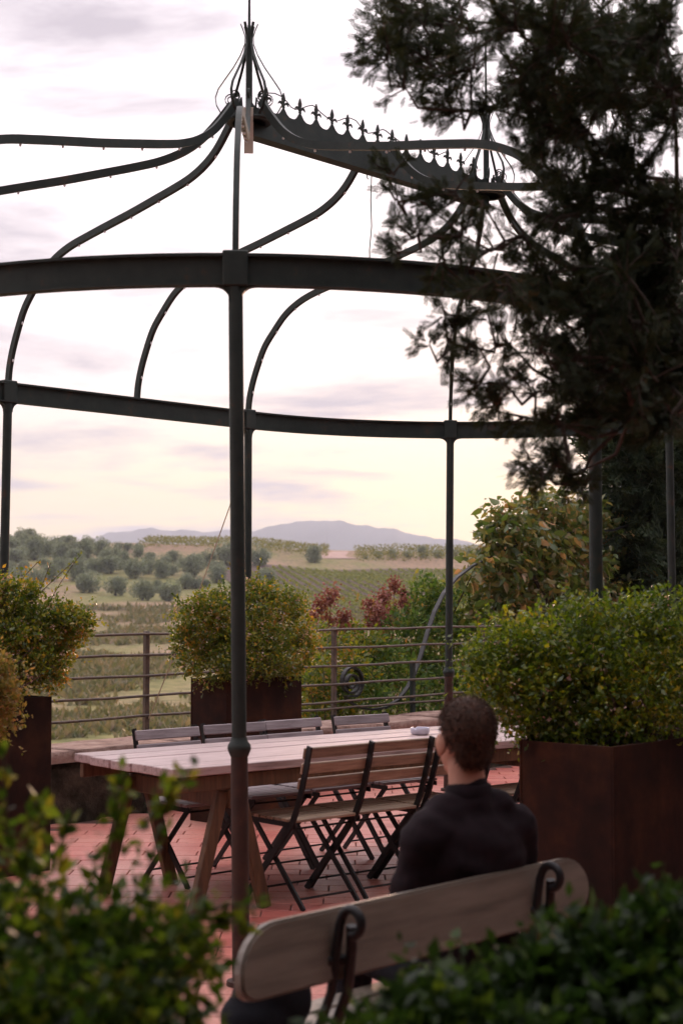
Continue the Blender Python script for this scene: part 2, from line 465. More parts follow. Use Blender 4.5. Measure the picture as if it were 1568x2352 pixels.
# fired-clay tiles: colour changes from tile to tile, worn paler patches
def tile_mat():
    m, nt, b = newmat('terracotta')
    g = nt.nodes.new('ShaderNodeNewGeometry'); oi = nt.nodes.new('ShaderNodeObjectInfo')
    a = nt.nodes.new('ShaderNodeMath'); a.operation = 'ADD'
    nt.links.new(g.outputs['Random Per Island'], a.inputs[0]); nt.links.new(oi.outputs['Random'], a.inputs[1])
    fr = nt.nodes.new('ShaderNodeMath'); fr.operation = 'FRACT'
    nt.links.new(a.outputs[0], fr.inputs[0])
    c1 = ramp(nt, fr.outputs[0], [(0.0, (0.36, 0.090, 0.070)), (0.5, (0.46, 0.125, 0.098)), (1.0, (0.52, 0.18, 0.135))])
    n1 = noise(nt, 1.1, 5, 0.6, g.outputs['Position'])
    c2 = ramp(nt, n1, [(0.36, (0.0, 0.0, 0.0)), (0.68, (1, 1, 1))])
    mx = nt.nodes.new('ShaderNodeMix'); mx.data_type = 'RGBA'
    nt.links.new(c2, mx.inputs['Factor'])
    nt.links.new(c1, mx.inputs['A']); mx.inputs['B'].default_value = (0.55, 0.25, 0.195, 1)
    n2 = noise(nt, 38, 5, 0.7, g.outputs['Position'])
    sp = ramp(nt, n2, [(0.30, (0.45, 0.42, 0.40)), (0.46, (1, 1, 1))])
    ml = nt.nodes.new('ShaderNodeMix'); ml.data_type = 'RGBA'; ml.blend_type = 'MULTIPLY'; ml.inputs['Factor'].default_value = 0.8
    nt.links.new(mx.outputs['Result'], ml.inputs['A']); nt.links.new(sp, ml.inputs['B'])
    nt.links.new(ml.outputs['Result'], b.inputs['Base Color'])
    b.inputs['Roughness'].default_value = 0.42
    b.inputs['Specular IOR Level'].default_value = 0.5
    bump(nt, b, n2, 0.35, 0.003)
    return m
M['tile'] = tile_mat()
M['mortar'] = surf('floor_mortar', [(0.3, (0.075, 0.035, 0.028)), (0.7, (0.14, 0.070, 0.055))], 14, 0.95, world=True)

def land_mat():
    m, nt, b = newmat('hillside_soil')
    g = nt.nodes.new('ShaderNodeNewGeometry')
    f1 = noise(nt, 0.035, 6, 0.6, g.outputs['Position'], (1, 0.45, 1), 0.4)
    c1 = ramp(nt, f1, [(0.32, (0.135, 0.155, 0.060)), (0.44, (0.195, 0.185, 0.088)), (0.56, (0.27, 0.195, 0.145)), (0.68, (0.25, 0.18, 0.13)), (0.78, (0.16, 0.175, 0.075))])
    f2 = noise(nt, 0.9, 8, 0.65, g.outputs['Position'])
    c2 = ramp(nt, f2, [(0.34, (0.50, 0.58, 0.48)), (0.58, (1.18, 1.08, 1.0))])
    ml = nt.nodes.new('ShaderNodeMix'); ml.data_type = 'RGBA'; ml.blend_type = 'MULTIPLY'; ml.inputs['Factor'].default_value = 1.0
    nt.links.new(c1, ml.inputs['A']); nt.links.new(c2, ml.inputs['B'])
    nt.links.new(ml.outputs['Result'], b.inputs['Base Color'])
    b.inputs['Roughness'].default_value = 1.0
    b.inputs['Specular IOR Level'].default_value = 0.1
    bump(nt, b, f2, 0.8, 0.25)
    return m
M['land'] = land_mat()
M['vsoil'] = surf('vineyard_soil', [(0.3, (0.075, 0.055, 0.046)), (0.7, (0.13, 0.092, 0.075))], 0.5, 1.0, 0, 0.5, 0.1, world=True, spec=0.1)
M['road'] = surf('pink_earth_track', [(0.3, (0.30, 0.19, 0.16)), (0.7, (0.40, 0.27, 0.23))], 0.4, 1.0, 0, 0.4, 0.05, world=True)
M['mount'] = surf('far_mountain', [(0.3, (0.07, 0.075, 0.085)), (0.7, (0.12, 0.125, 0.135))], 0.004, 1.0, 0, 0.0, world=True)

# ------------------------------------------------------------------ terrain
_D = np.array([0, 14, 25, 40, 55, 80, 130, 180, 230, 262, 330, 370, 395, 450, 620, 1200, 2500, 5200.])
def _zy(D, y): return EYE + (1367 - y) / 3550.0 * D
_Z = np.array([-1.0, -1.2, -2.0, -2.9, -3.4, _zy(80, 1600), _zy(130, 1500), _zy(180, 1450), _zy(230, 1402), _zy(262, 1376),
               _zy(330, 1302), _zy(370, 1262), _zy(395, 1248), _zy(450, 1256), 8.0, 0.0, -6.0, -6.0])
_dense_D = np.concatenate([np.arange(0, 700, 4.0), np.arange(700, 5200, 60.0)])
_dense_Z = np.interp(_dense_D, _D, _Z)
for _ in range(4):
    k = np.array([1, 2, 3, 2, 1.]) / 9
    core = np.convolve(_dense_Z, k, 'same'); core[:3] = _dense_Z[:3]; core[-3:] = _dense_Z[-3:]
    _dense_Z = core
def land_z(x, y):
    x = np.asarray(x, float); y = np.asarray(y, float)
    D = np.hypot(x, y)
    az = np.degrees(np.arctan2(x, np.maximum(y, 1e-6)))
    z = np.interp(D, _dense_D, _dense_Z)
    right = np.clip((az + 4.5) / 5.0, 0, 1); right = right * right * (3 - 2 * right)
    hill = np.clip((D - 240) / 120, 0, 1) * np.clip((1300 - D) / 700, 0, 1)
    z = z - right * hill * 0.0047 * np.minimum(D, 450)
    amp = np.clip((D - 30) / 80, 0, 1)
    z = z + amp * (0.35 * np.sin(x * 0.071 + 1.3) * np.cos(y * 0.043) + 0.18 * np.sin(x * 0.19 + y * 0.11))
    far_side = np.clip((np.abs(az) - 60) / 30, 0, 1)
    z = z * (1 - far_side) + (-1.0) * far_side
    n = x * NV.x + y * NV.y
    return np.where(n < 9.45, -0.06, z)

def build_land():
    ang = np.concatenate([np.arange(-180, -30, 5.0), np.arange(-30, -16, 1.0), np.arange(-16, 17, 0.22), np.arange(17, 30, 1.0), np.arange(30, 180, 5.0)])
    rad = np.concatenate([[0.5, 3, 6, 8], np.arange(9, 17, 0.35), np.arange(17, 60, 1.2), np.arange(60, 140, 2.0), np.arange(140, 620, 5.0), np.geomspace(640, 5200, 24)])
    A_, R_ = np.meshgrid(np.radians(ang), rad)
    X, Y = R_ * np.sin(A_), R_ * np.cos(A_)
    Z = land_z(X, Y)
    V_ = np.stack([X, Y, Z], -1).reshape(-1, 3)
    na, nr = len(ang), len(rad)
    F = []
    for i in range(nr - 1):
        a = np.arange(na); b = (a + 1) % na
        F.append(np.stack([i * na + a, (i + 1) * na + a, (i + 1) * na + b, i * na + b], -1))
    me = npmesh('terrain', V_, np.concatenate(F)[:, ::-1])
    o = link('terrain', me, None, M['land'], True)
    tag(o, 'rolling brown and green hillside fields beyond the terrace', 'terrain', kind='structure')
build_land()

def ground_hit(px, py):
    """where the ray through (px, py) meets the far hillside"""
    best = None
    for y in np.arange(60, 480, 1.0):
        p = W(px, py, float(y))
        if p.z <= float(land_z(p.x, p.y)):
            best = Vector((p.x, p.y, float(land_z(p.x, p.y))))
            break
    return best

def build_mountains():
    prof = [(-1400, 1290), (-700, 1275), (-250, 1268), (0, 1258), (110, 1255), (200, 1243), (250, 1224), (300, 1219), (345, 1213), (385, 1218), (430, 1218),
            (480, 1222), (530, 1217), (580, 1222), (610, 1212), (640, 1204), (680, 1199), (735, 1195), (785, 1197), (815, 1206), (838, 1204), (870, 1215),
            (905, 1213), (950, 1229), (1000, 1236), (1050, 1240), (1100, 1250), (1200, 1256), (1400, 1262), (1700, 1258), (2300, 1275), (3000, 1290)]
    xs = np.array([p[0] for p in prof], float); ys = np.array([p[1] for p in prof], float)
    px = np.arange(-1400, 3000, 9.0)
    py = np.interp(px, xs, ys) + 1.2 * np.sin(px * 0.07) + 0.8 * np.sin(px * 0.19 + 1)
    rows = []
    for k, (D, h) in enumerate([(3300, -0.02), (3450, 0.35), (3620, 0.72), (3800, 1.0), (4000, 0.6), (4200, -0.02)]):
        top = EYE + (1367 - py) / 3550 * 3800
        jit = 1 + (0.10 * np.sin(px * 0.031 + k * 2) + 0.07 * np.sin(px * 0.083 + k)) * (h not in (1.0,))
        z = top * h * (jit if h != 1.0 else 1) - 6
        if h == 1.0: z = top
        rows.append(np.stack([(px - 784) / 3550 * D, np.full_like(px, D), z], -1))
    V_ = np.concatenate(rows); n = len(px); F = []
    for k in range(len(rows) - 1):
        a = np.arange(n - 1)
        F.append(np.stack([k * n + a, k * n + a + 1, (k + 1) * n + a + 1, (k + 1) * n + a], -1))
    o = link('mountains', npmesh('mountains', V_, np.concatenate(F)), None, M['mount'], True)
    tag(o, 'pale hazy mountain ridge on the horizon', 'mountains', kind='structure')
build_mountains()

# air: an even pale haze that fades the far ridge
def build_haze():
    b = MB(); b.box(-4900, 4900, -300, 4900, -8.5, 260)
    m = bpy.data.materials.new('haze_air'); m.use_nodes = True
    nt = m.node_tree; nt.nodes.remove(nt.nodes['Principled BSDF'])
    pv = nt.nodes.new('ShaderNodeVolumePrincipled')
    pv.inputs['Color'].default_value = (0.82, 0.86, 0.97, 1)
    pv.inputs['Density'].default_value = 0.00020
    pv.inputs['Anisotropy'].default_value = 0.0
    nt.links.new(pv.outputs[0], nt.nodes['Material Output'].inputs['Volume'])
    o = b.build('haze', m)
    tag(o, 'pale evening haze over the valley', 'haze', kind='stuff')
build_haze()

# farm track between the two crest vineyards
def build_track():
    L, Rr = [], []
    for (xl, xr, y) in [(766, 800, 1267), (757, 799, 1270), (748, 797, 1273.5), (738, 792, 1277), (725, 800, 1281), (700, 830, 1284)]:
        a, b = ground_hit(xl, y), ground_hit(xr, y)
        if a is None or b is None: continue
        L.append(a); Rr.append(b)
    b = MB(); n = len(L)
    b.add([p + Vector((0, 0, 0.10)) for p in L + Rr], [(i, i + 1, n + i + 1, n + i) for i in range(n - 1)])
    if n > 1:
        tag(b.build('path', M['road']), 'pink earth track climbing between the vineyards', 'path', kind='structure')
build_track()

# ------------------------------------------------------------------ terrace floor, wall
WALL_IN, WALL_OUT, WALL_H = 8.99, 9.52, 0.505
b = MB()
pts = [DN(-8, WALL_IN + 0.1), DN(-8, -6), DN(22, -6), DN(22, WALL_IN + 0.1)]
b.add([p + Vector((0, 0, -0.012)) for p in pts] + [p + Vector((0, 0, -0.05)) for p in pts],
      [(0, 1, 2, 3), (7, 6, 5, 4), (0, 4, 5, 1), (1, 5, 6, 2), (2, 6, 7, 3), (3, 7, 4, 0)])
floor = tag(b.build('terrace_floor', M['mortar']), 'terracotta tiled terrace floor', 'floor', kind='structure')

def build_tiles():
    TL, TW, G = 0.335, 0.168, 0.007
    def tile_mesh(k):
        bb = MB(); bb.cbox(-TL / 2 + G / 2, TL / 2 - G / 2, -TW / 2 + G / 2, TW / 2 - G / 2, -0.02, 0.0, 0.0035)
        me = bb.mesh('tile_%d' % k); me.materials.append(M['tile']); return me
    base = tile_mesh(0)
    cells = []
    j = 0
    y = 2.6
    while y < 15.5:
        off = (j % 2) * TL / 2 + random.uniform(-0.02, 0.02)
        x = -4.6 + off
        while x < 5.2:
            n = x * NV.x + y * NV.y
            if n < WALL_IN - 0.10:
                cells.append((x, y))
            x += TL
        y += TW; j += 1
    def score(c):
        x, y = c
        px, py = 784 + 3550 * x / y, 1367 + EYE * 3550 / y
        if not (90 < px < 1185 and 1790 < py < 2330): return -1
        if px < 540 and py > 2060: return -1            # behind the front shrub
        if 560 < px < 1190 and py > 2105 and py < 2255: return -1   # behind the bench
        if px > 890 and 1800 < py < 2110: return -1     # behind the seated person
        return 1.0 / (y * y * y)
    cells.sort(key=score, reverse=True)
    near = [c for c in cells[:300]]
    for (x, y) in near:
        o = bpy.data.objects.new('tile', base)
        COL.objects.link(o); o.parent = floor
        o.location = (x, y, random.uniform(-0.0015, 0.0015))
        o.rotation_euler = (random.gauss(0, 0.0022), random.gauss(0, 0.002), random.gauss(0, 0.004))
    V0 = np.array([v.co for v in base.vertices]); polys = [tuple(p.vertices) for p in base.polygons]
    bb = MB()
    for (x, y) in cells[300:]:
        a = random.gauss(0, 0.004); z = random.uniform(-0.0015, 0.0015)
        ca, sa = math.cos(a), math.sin(a)
        bb.add([(x + v[0] * ca - v[1] * sa, y + v[0] * sa + v[1] * ca, z + v[2]) for v in V0], polys)
    me = bpy.data.meshes.new('tiles'); me.from_pydata(bb.v, [], bb.f); me.update()
    o = link('tiles', me, floor, M['tile'])
    o['kind'] = 'stuff'
build_tiles()

def build_wall():
    root = empty('terrace_wall', DN(8, 9.25), label='low rough plastered wall edging the terrace under the railing', cat='wall')
    def rough_block(name, d0, d1, n0, n1, z0, z1, mat, amp, step=0.09):
        bm = bmesh.new()
        nd = max(2, int((d1 - d0) / step)); nn = max(2, int((n1 - n0) / step)); nz = max(2, int((z1 - z0) / step))
        bmesh.ops.create_cube(bm, size=1.0)
        # grid each face
        bm.clear()
        def grid(f, a, c):
            vs_ = [[bm.verts.new(f(i / a, k / c)) for k in range(c + 1)] for i in range(a + 1)]
            for i in range(a):
                for k in range(c):
                    bm.faces.new((vs_[i][k], vs_[i + 1][k], vs_[i + 1][k + 1], vs_[i][k + 1]))
        L = lambda a, b_, t: a + (b_ - a) * t
        grid(lambda s, t: DN(L(d0, d1, s), n0, L(z0, z1, t)), nd, nz)
        grid(lambda s, t: DN(L(d0, d1, s), L(n0, n1, t), z1), nd, nn)
        grid(lambda s, t: DN(L(d1, d0, s), n1, L(z0, z1, t)), nd, nz)
        grid(lambda s, t: DN(d0, L(n1, n0, s), L(z0, z1, t)), nn, nz)
        grid(lambda s, t: DN(d1, L(n0, n1, s), L(z0, z1, t)), nn, nz)
        bmesh.ops.remove_doubles(bm, verts=bm.verts, dist=0.001)
        from mathutils import noise as mn
        for v in bm.verts:
            q = v.co * 4.0
            v.co += Vector((mn.noise(q), mn.noise(q + Vector((9, 3, 1))), mn.noise(q + Vector((2, 7, 5))))) * amp
        bmesh.ops.recalc_face_normals(bm, faces=bm.faces)
        me = bpy.data.meshes.new(name); bm.to_mesh(me); bm.free()
        o = link(name, me, root, mat, True)
        o.matrix_parent_inverse = root.matrix_basis.inverted()
        return o
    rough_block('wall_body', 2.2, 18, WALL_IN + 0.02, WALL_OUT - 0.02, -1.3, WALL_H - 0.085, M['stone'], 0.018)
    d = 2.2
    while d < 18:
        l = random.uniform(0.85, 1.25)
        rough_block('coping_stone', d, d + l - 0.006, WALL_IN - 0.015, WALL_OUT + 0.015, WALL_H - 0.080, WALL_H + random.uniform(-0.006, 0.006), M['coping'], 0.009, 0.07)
        d += l
build_wall()

# unseen building and porch, added behind the viewer to block sky light
def build_light_block_house():
    g = empty('light_block_house', (0, -1.6, 0), label='unseen plastered building with porch, added behind the viewer to block light', cat='house')
    MB().box(-9, 11, -8, 0.0, -0.05, 6.6).build('wall', M['plaster'], g)
    MB().box(-9.5, 11.5, -8.5, 0.7, 6.602, 6.85).build('roof', M['corten'], g)
    MB().box(-9, 11, 0.002, 4.15, 3.16, 3.30).build('shade_porch_roof', M['wood_leg'], g)  # added roof, darkens surfaces that face the viewer
    for x in (-8.6, -4.4, 4.6, 10.6):
        MB().cbox(x - 0.16, x + 0.16, 3.7, 4.02, 0.0, 3.158, 0.01).build('shade_porch_pillar', M['plaster'], g)
    for x in (-5, 0.2, 6):
        MB().box(x - 0.6, x + 0.6, 0.003, 0.05, 3.9, 5.4).build('shutter', M['wood_leg'], g)
    MB().box(-1.9, -0.7, 0.003, 0.06, 0.0, 2.3).build('door', M['wood_leg'], g)
build_light_block_house()

# ------------------------------------------------------------------ gazebo
GA = Vector((-0.540, 8.9005, 0)); GB = GA + DV * 2.265
GR, ZB, ZR, ZC = 2.371, 3.004, 4.489, 0.979
RIB = [(0.0, 3.05), (0.012, 3.16), (0.045, 3.28), (0.10, 3.41), (0.18, 3.56), (0.29, 3.68), (0.41, 3.79), (0.54, 3.862), (0.68, 3.91), (0.85, 3.945),
       (1.1, 3.99), (1.3, 4.025), (1.55, 4.075), (1.72, 4.11), (1.86, 4.145), (1.99, 4.20), (2.09, 4.27), (2.17, 4.355), (2.23, 4.43), (2.27, 4.485)]
def smooth_path(P, k=4):
    out = []
    for i in range(len(P) - 1):
        p0, p1, p2, p3 = (np.array(P[max(0, min(len(P) - 1, j))]) for j in (i - 1, i, i + 1, i + 2))
        for t in np.arange(k) / k:
            out.append(tuple(0.5 * (2 * p1 + (p2 - p0) * t + (2 * p0 - 5 * p1 + 4 * p2 - p3) * t ** 2 + (3 * p1 - p0 - 3 * p2 + p3) * t ** 3)))
    return out + [tuple(P[-1])]
RIB = smooth_path(RIB)
def radial(deg):
    a = ANG + R(deg)
    return Vector((math.cos(a), math.sin(a), 0))
def build_gazebo():
    g = empty('gazebo', (GA + GB) / 2, label='open iron gazebo frame with curved ribs and finials over the table', cat='gazebo')
    inv = Matrix.Translation(-((GA + GB) / 2))
    def put(mb, name, mat, parent=None, **k):
        o = mb.build(name, mat, parent or g, **k)
        if parent is None: o.matrix_parent_inverse = inv
        return o
    bm_ = MB(); bm_.lathe([(0.0015, -0.011), (0.006, -0.009), (0.007, -0.002), (0.003, 0.010)], (0, 0, 0), 6)  # solid pale dot in place of sky showing through a rib hole
    hole_dot_me = bm_.mesh('hole_dot'); hole_dot_me.materials.append(M['hole_dot'])
    def hole_dots(rib, pts_, t):
        acc, nxt = 0.0, 0.18
        for a, c_ in zip(pts_[:-1], pts_[1:]):
            L = (c_ - a).length
            while acc + L > nxt:
                q = a.lerp(c_, (nxt - acc) / L); dr = (c_ - a).normalized(); nn = t.cross(dr)
                if nn.z > 0: nn = -nn
                o = link('hole_dot', hole_dot_me, rib); o.location = q + nn * 0.027
                nxt += 0.27
            acc += L
    anchors = [(GA, 90), (GA, 135), (GA, 180), (GA, 225), (GA, 270), (GB, -90), (GB, -45), (GB, 0), (GB, 45), (GB, 90)]
    feet = {3: Vector((0.035, 0, 0)), 0: Vector((-0.03, 0, 0)), 8: Vector((-0.03, 0, 0)), 7: Vector((0.02, 0, 0))}
    for i, (c, deg) in enumerate(anchors):
        u = radial(deg)
        p = c + u * GR
        f = p + feet.get(i, Vector((0, 0, 0)))
        at = lambda z: f.lerp(p, z / ZB) + Vector((0, 0, z))
        post = put(MB().tube([at(ZC), at(ZB * 0.5), at(ZB + 0.075)], 0.031, 14), 'post', M['iron'], auto=40)
        # collar and thicker rusty foot
        s = MB()
        prof = [(0.033, 0.045), (0.036, 0.03), (0.047, 0.015), (0.050, 0.0), (0.047, -0.012), (0.037, -0.035)]
        s.lathe(prof[::-1], at(ZC), 14)
        o = s.build('collar', M['iron'], post, auto=40)
        o = MB().tube([at(0.0), at(0.02), at(0.021), at(ZC - 0.03)], [0.062, 0.060, 0.037, 0.036], 14).build('post_foot', M['iron_rust'], post, auto=40)
        # cap block on the beam and two curved brackets below it
        t = Vector((-u.y, u.x, 0))
        k = MB()
        Mx = Matrix.Translation(p + Vector((0, 0, ZB))) @ Matrix((( t.x, u.x, 0, 0), (t.y, u.y, 0, 0), (0, 0, 1, 0), (0, 0, 0, 1)))
        k.cbox(-0.055, 0.055, -0.036, 0.036, -0.072, 0.082, 0.006, Mx)
        for sgn in (-1, 1):
            poly = [(0.0, -0.071), (0.085 * sgn, -0.071)]
            for q in range(1, 6):
                a = q / 6 * math.pi / 2
                poly.append((sgn * (0.085 - 0.060 * math.sin(a)), -0.071 - 0.060 * (1 - math.cos(a))))
            poly += [(0.025 * sgn, -0.135), (0.0, -0.135)]
            if sgn < 0: poly = poly[::-1]
            k.prism(poly, Mx, 0.042)
        k.build('bracket', M['iron'], post)
        # rib
        pts_ = [c + u * (GR - r) + Vector((0, 0, z)) for r, z in RIB]
        hole_dots(put(MB().bar(pts_, t, 0.027, 0.044), 'rib', M['iron']), pts_, t)
    for sgn in (90, -90):
        u = radial(sgn); c = (GA + GB) / 2
        pts_ = [c + u * (GR - r) + Vector((0, 0, z)) for r, z in RIB]
        hole_dots(put(MB().bar(pts_, DV, 0.027, 0.044), 'rib', M['iron']), pts_, DV)
    # ring beam: two straight lengths and two half rings, joined at the posts
    def beam(pts_, name='ring_beam'):
        k = MB()
        k.bar(pts_, (0, 0, 1), 0.138, 0.030)
        o = put(k, name, M['iron'])
        k = MB()
        k.bar([q + Vector((0, 0, 0.062)) for q in pts_], (0, 0, 1), 0.012, 0.074)
        k.bar([q + Vector((0, 0, -0.063)) for q in pts_], (0, 0, 1), 0.010, 0.062)
        k.build('flange', M['iron'], o)
    Z = Vector((0, 0, ZB))
    beam([GA + radial(90) * GR + Z, GB + radial(90) * GR + Z])
    beam([GA + radial(-90) * GR + Z, GB + radial(-90) * GR + Z])
    for c, a0 in ((GA, 90), (GA, 135), (GA, 180), (GA, 225), (GB, -90), (GB, -45), (GB, 0), (GB, 45)):
        beam([c + radial(a0 + 45 * q / 12) * GR + Z for q in range(13)])
    # ridge beam with scalloped crest and lily flowers
    k = MB()
    k.bar([GA + Vector((0, 0, ZR - 0.095)), GB + Vector((0, 0, ZR - 0.095))], (0, 0, 1), 0.16, 0.045)
    k.bar([GA + Vector((0, 0, ZR - 0.186)), GB + Vector((0, 0, ZR - 0.186))], (0, 0, 1), 0.020, 0.085)
    ridge = put(k, 'ridge_beam', M['iron'])
    NF = 16; pitch = 2.265 / NF
    crest = MB()
    Mr = Matrix.Translation(GA + Vector((0, 0, ZR - 0.016))) @ Matrix.Rotation(ANG, 4, 'Z')
    for i in range(NF):
        x0 = i * pitch
        poly = [(x0, -0.01), (x0 + pitch, -0.01), (x0 + pitch, 0.062)]
        for q in range(1, 8):
            a = math.pi * q / 8
            poly.append((x0 + pitch / 2 + math.cos(a) * pitch * 0.42, 0.062 - math.sin(a) * 0.055))
        poly.append((x0, 0.062))
        crest.prism(poly, Mr, 0.010)
    crest.build('crest', M['iron'], ridge)
    for i in range(1, NF):
        fl = MB()
        Mf = Mr @ Matrix.Translation((i * pitch, 0, 0.058))
        fl.prism([(-0.010, 0), (0.010, 0), (0.007, 0.03), (-0.007, 0.03)], Mf, 0.008)
        fl.prism([(0, 0.024), (0.011, 0.042), (0.013, 0.058), (0.007, 0.075), (0, 0.092), (-0.007, 0.075), (-0.013, 0.058), (-0.011, 0.042)], Mf, 0.011)
        for sg in (-1, 1):
            pl = [(0.004 * sg, 0.024), (0.016 * sg, 0.036), (0.030 * sg, 0.040), (0.041 * sg, 0.030), (0.043 * sg, 0.016), (0.036 * sg, 0.023), (0.027 * sg, 0.025), (0.015 * sg, 0.020), (0.004 * sg, 0.010)]
            fl.prism(pl if sg > 0 else pl[::-1], Mf, 0.007)
        fl.build('lily_flower', M['iron'], ridge)
    # finials
    for c, tall in ((GA, 1), (GB, 0)):
        f = MB()
        f.tube([c + Vector((0, 0, z)) for z in (ZR - 0.20, ZR + 0.30)], 0.020, 8)
        f.tube([c + Vector((0, 0, z)) for z in (ZR + 0.28, ZR + 0.47)], [0.020, 0.010], 8)
        f.tube([c + Vector((0, 0, z)) for z in (ZR + 0.45, ZR + 1.0)], [0.008, 0.006], 6)
        fin = put(f, 'finial', M['iron'], auto=40)
        prof = [(0.050, 0.475), (0.036, 0.44), (0.024, 0.40), (0.026, 0.355), (0.050, 0.29), (0.092, 0.215), (0.140, 0.145), (0.180, 0.085), (0.196, 0.035),
                (0.190, -0.01), (0.165, -0.055), (0.125, -0.09)]
        for q in range(6):
            u = radial(15 + q * 60); t = Vector((-u.y, u.x, 0))
            s = MB(); s.bar([c + u * r + Vector((0, 0, ZR + z)) for r, z in prof], t, 0.016, 0.005)
            s.build('strap', M['iron'], fin)
        for q in range(8):
            u = radial(q * 45)
            if abs(u.dot(DV)) > 0.9 and ((u.dot(DV) > 0) == (c is GA)): continue
            t = Vector((-u.y, u.x, 0)); s = MB(); pp = []
            for w_ in range(26):
                a = w_ / 25 * 4.2 * math.pi
                rr = 0.042 * (1 - w_ / 25 * 0.75)
                pp.append(c + u * (0.105 + rr * math.cos(a + math.pi)) + Vector((0, 0, ZR - 0.02 + 0.045 + rr * math.sin(a + math.pi))))
            pp = [c + u * 0.05 + Vector((0, 0, ZR - 0.10)), c + u * 0.055 + Vector((0, 0, ZR - 0.04))] + pp
            s.bar(pp, t, 0.012, 0.004)
            s.build('scroll', M['iron'], fin)
        s = MB(); s.lathe([(0.13, -0.115), (0.135, -0.105), (0.13, -0.095), (0.10, -0.095), (0.10, -0.115)], c + Vector((0, 0, ZR)), 18)
        s.build('ring', M['iron'], fin)
    return g
build_gazebo()
# hooked spike on the left rear post is a lily on the ring beam
def small_bits():
    # beige strap folded over the rib
    u = radial(225); t = Vector((-u.y, u.x, 0))
    c = GA + u * 0.15 + Vector((0, 0, 0))
    path = []
    for (o, z) in [(0.145, 4.24), (0.15, 4.30), (0.15, 4.37), (0.13, 4.425), (0.09, 4.44), (0.05, 4.425), (0.03, 4.37), (0.03, 4.30), (0.045, 4.235), (0.055, 4.18)]:
        path.append(GA + u * o + t * 0.0 + Vector((0, 0, z)))
    b = MB(); b.bar(path, t, 0.054, 0.004)
    o = b.build('strap_loop', M['beige'])
    tag(o, 'beige webbing strap looped over the rib below the taller finial', 'strap')
    # cables
    def cable(pts_, r, name, label, mat='cable', cat='cable'):
        b = MB(); b.tube(pts_, r, 5)
        tag(b.build(name, M[mat]), label, cat)
    cable([W(858, 345, 9.95), W(853, 400, 9.95), W(851, 460, 9.95), W(853, 520, 9.95), W(848, 575, 9.95), W(849, 600, 9.95)], 0.004,
          'hanging_cable', 'long thin black cable dangling below the ridge beam')
    cable([W(848, 345, 9.97), W(841, 370, 9.97), W(840, 390, 9.97), W(843, 408, 9.97), W(845, 412, 9.97)], 0.004,
          'hanging_cable', 'short black cable end dangling beside the longer one')
    pts_ = []
    for i in range(40):
        s = i / 39
        p = GA + DV * (0.10 + s * 1.7) + NV * (-0.03 + 0.01 * math.sin(i * 1.3)) + Vector((0, 0, ZR + 0.075 + 0.028 * math.sin(i * 0.83)))
        pts_.append(p)
    cable(pts_, 0.0035, 'light_cable', 'thin cable wound along the lily crest of the ridge')
    p0 = Wn(533, 1148, 9.60); p1 = Wn(342, 1650, 9.60)
    cable([p0.lerp(p1, s) + Vector((0, 0, -0.04 * math.sin(math.pi * s))) for s in np.linspace(0, 1, 9)] + [p1 + Vector((0.03, 0, -0.03))], 0.0045,
          'guy_string', 'taut string running from the gazebo post down to the railing', 'string', 'string')
small_bits()

# ------------------------------------------------------------------ railing
def build_railing():
    n = 9.64
    g = empty('railing', DN(8, n), label='rusty iron railing of thin horizontal bars beyond the wall', cat='railing')
    inv = Matrix.Translation(-DN(8, n))
    def put(mb, name, mat, parent=None, **k):
        o = mb.build(name, mat, parent or g, **k)
        if parent is None: o.matrix_parent_inverse = inv
        return o
    def dof(px): 
        p = Wn(px, 1500, n); return p.x * DV.x + p.y * DV.y
    ds = [dof(343), dof(773), dof(953)]
    posts = [ds[0] - 2.2, ds[0], ds[1], ds[2], ds[2] + 1.1, ds[2] + 2.6, ds[2] + 4.1]
    for z in (1.305, 1.140, 0.975, 0.812, 0.652, 0.592):
        d0 = posts[0] - 0.6
        if z == 0.592: d0 = ds[1] - 0.9
        k = MB(); m = 26
        k.tube([DN(d0 + (posts[-1] - d0) * i / m, n, z + 0.004 * math.sin(i * 1.9 + z * 30)) for i in range(m + 1)], 0.011, 8)
        put(k, 'rail', M['rail'], smooth=True)
    for i, d in enumerate(posts):
        k = MB(); k.cbox(-0.021, 0.021, -0.021, 0.021, -0.9, 1.33 if i != 3 else 0.99, 0.004, Matrix.Translation(DN(d, n + 0.034)) @ Matrix.Rotation(ANG, 4, 'Z'))
        put(k, 'railing_post', M['rail'] if i != 3 else M['iron'])
build_railing()

def build_scroll_arch():
    n = 9.76
    pts_ = []
    cx, cy = 806, 1570
    for i in range(56):
        a = i / 55
        ang = -math.pi * 0.1 - a * math.pi * 4.35
        r = 7 + 27 * a
        pts_.append(Wn(cx + r * 0.82 * math.cos(ang), cy - 6 * a - r * 1.15 * math.sin(ang) * 1.0, n))
    tail = [(782, 1590), (795, 1612), (820, 1626), (850, 1632), (885, 1629), (915, 1612), (938, 1580), (955, 1540), (968, 1500), (980, 1455), (995, 1405), (1015, 1362), (1045, 1325), (1080, 1300),
            (1125, 1278), (1180, 1255), (1240, 1232), (1300, 1220), (1360, 1222), (1410, 1222), (1430, 1208), (1455, 1198), (1490, 1194), (1530, 1198), (1580, 1215)]
    spiral_out = pts_[-1]
    pts_ += [Wn(x, y, n + 0.55 * min(1, max(0, (x - 950) / 150))) for x, y in tail]
    # smooth
    q = [pts_[0]]
    for i in range(1, len(pts_) - 1): q.append((pts_[i - 1] + pts_[i] * 2 + pts_[i + 1]) / 4)
    q.append(pts_[-1])
    b = MB(); b.bar(q, NV, 0.045, 0.019)
    tag(b.build('scroll_arch', M['iron_black']), 'black iron scroll with spiral end rising into an arch under the climber', 'iron scroll')
build_scroll_arch()

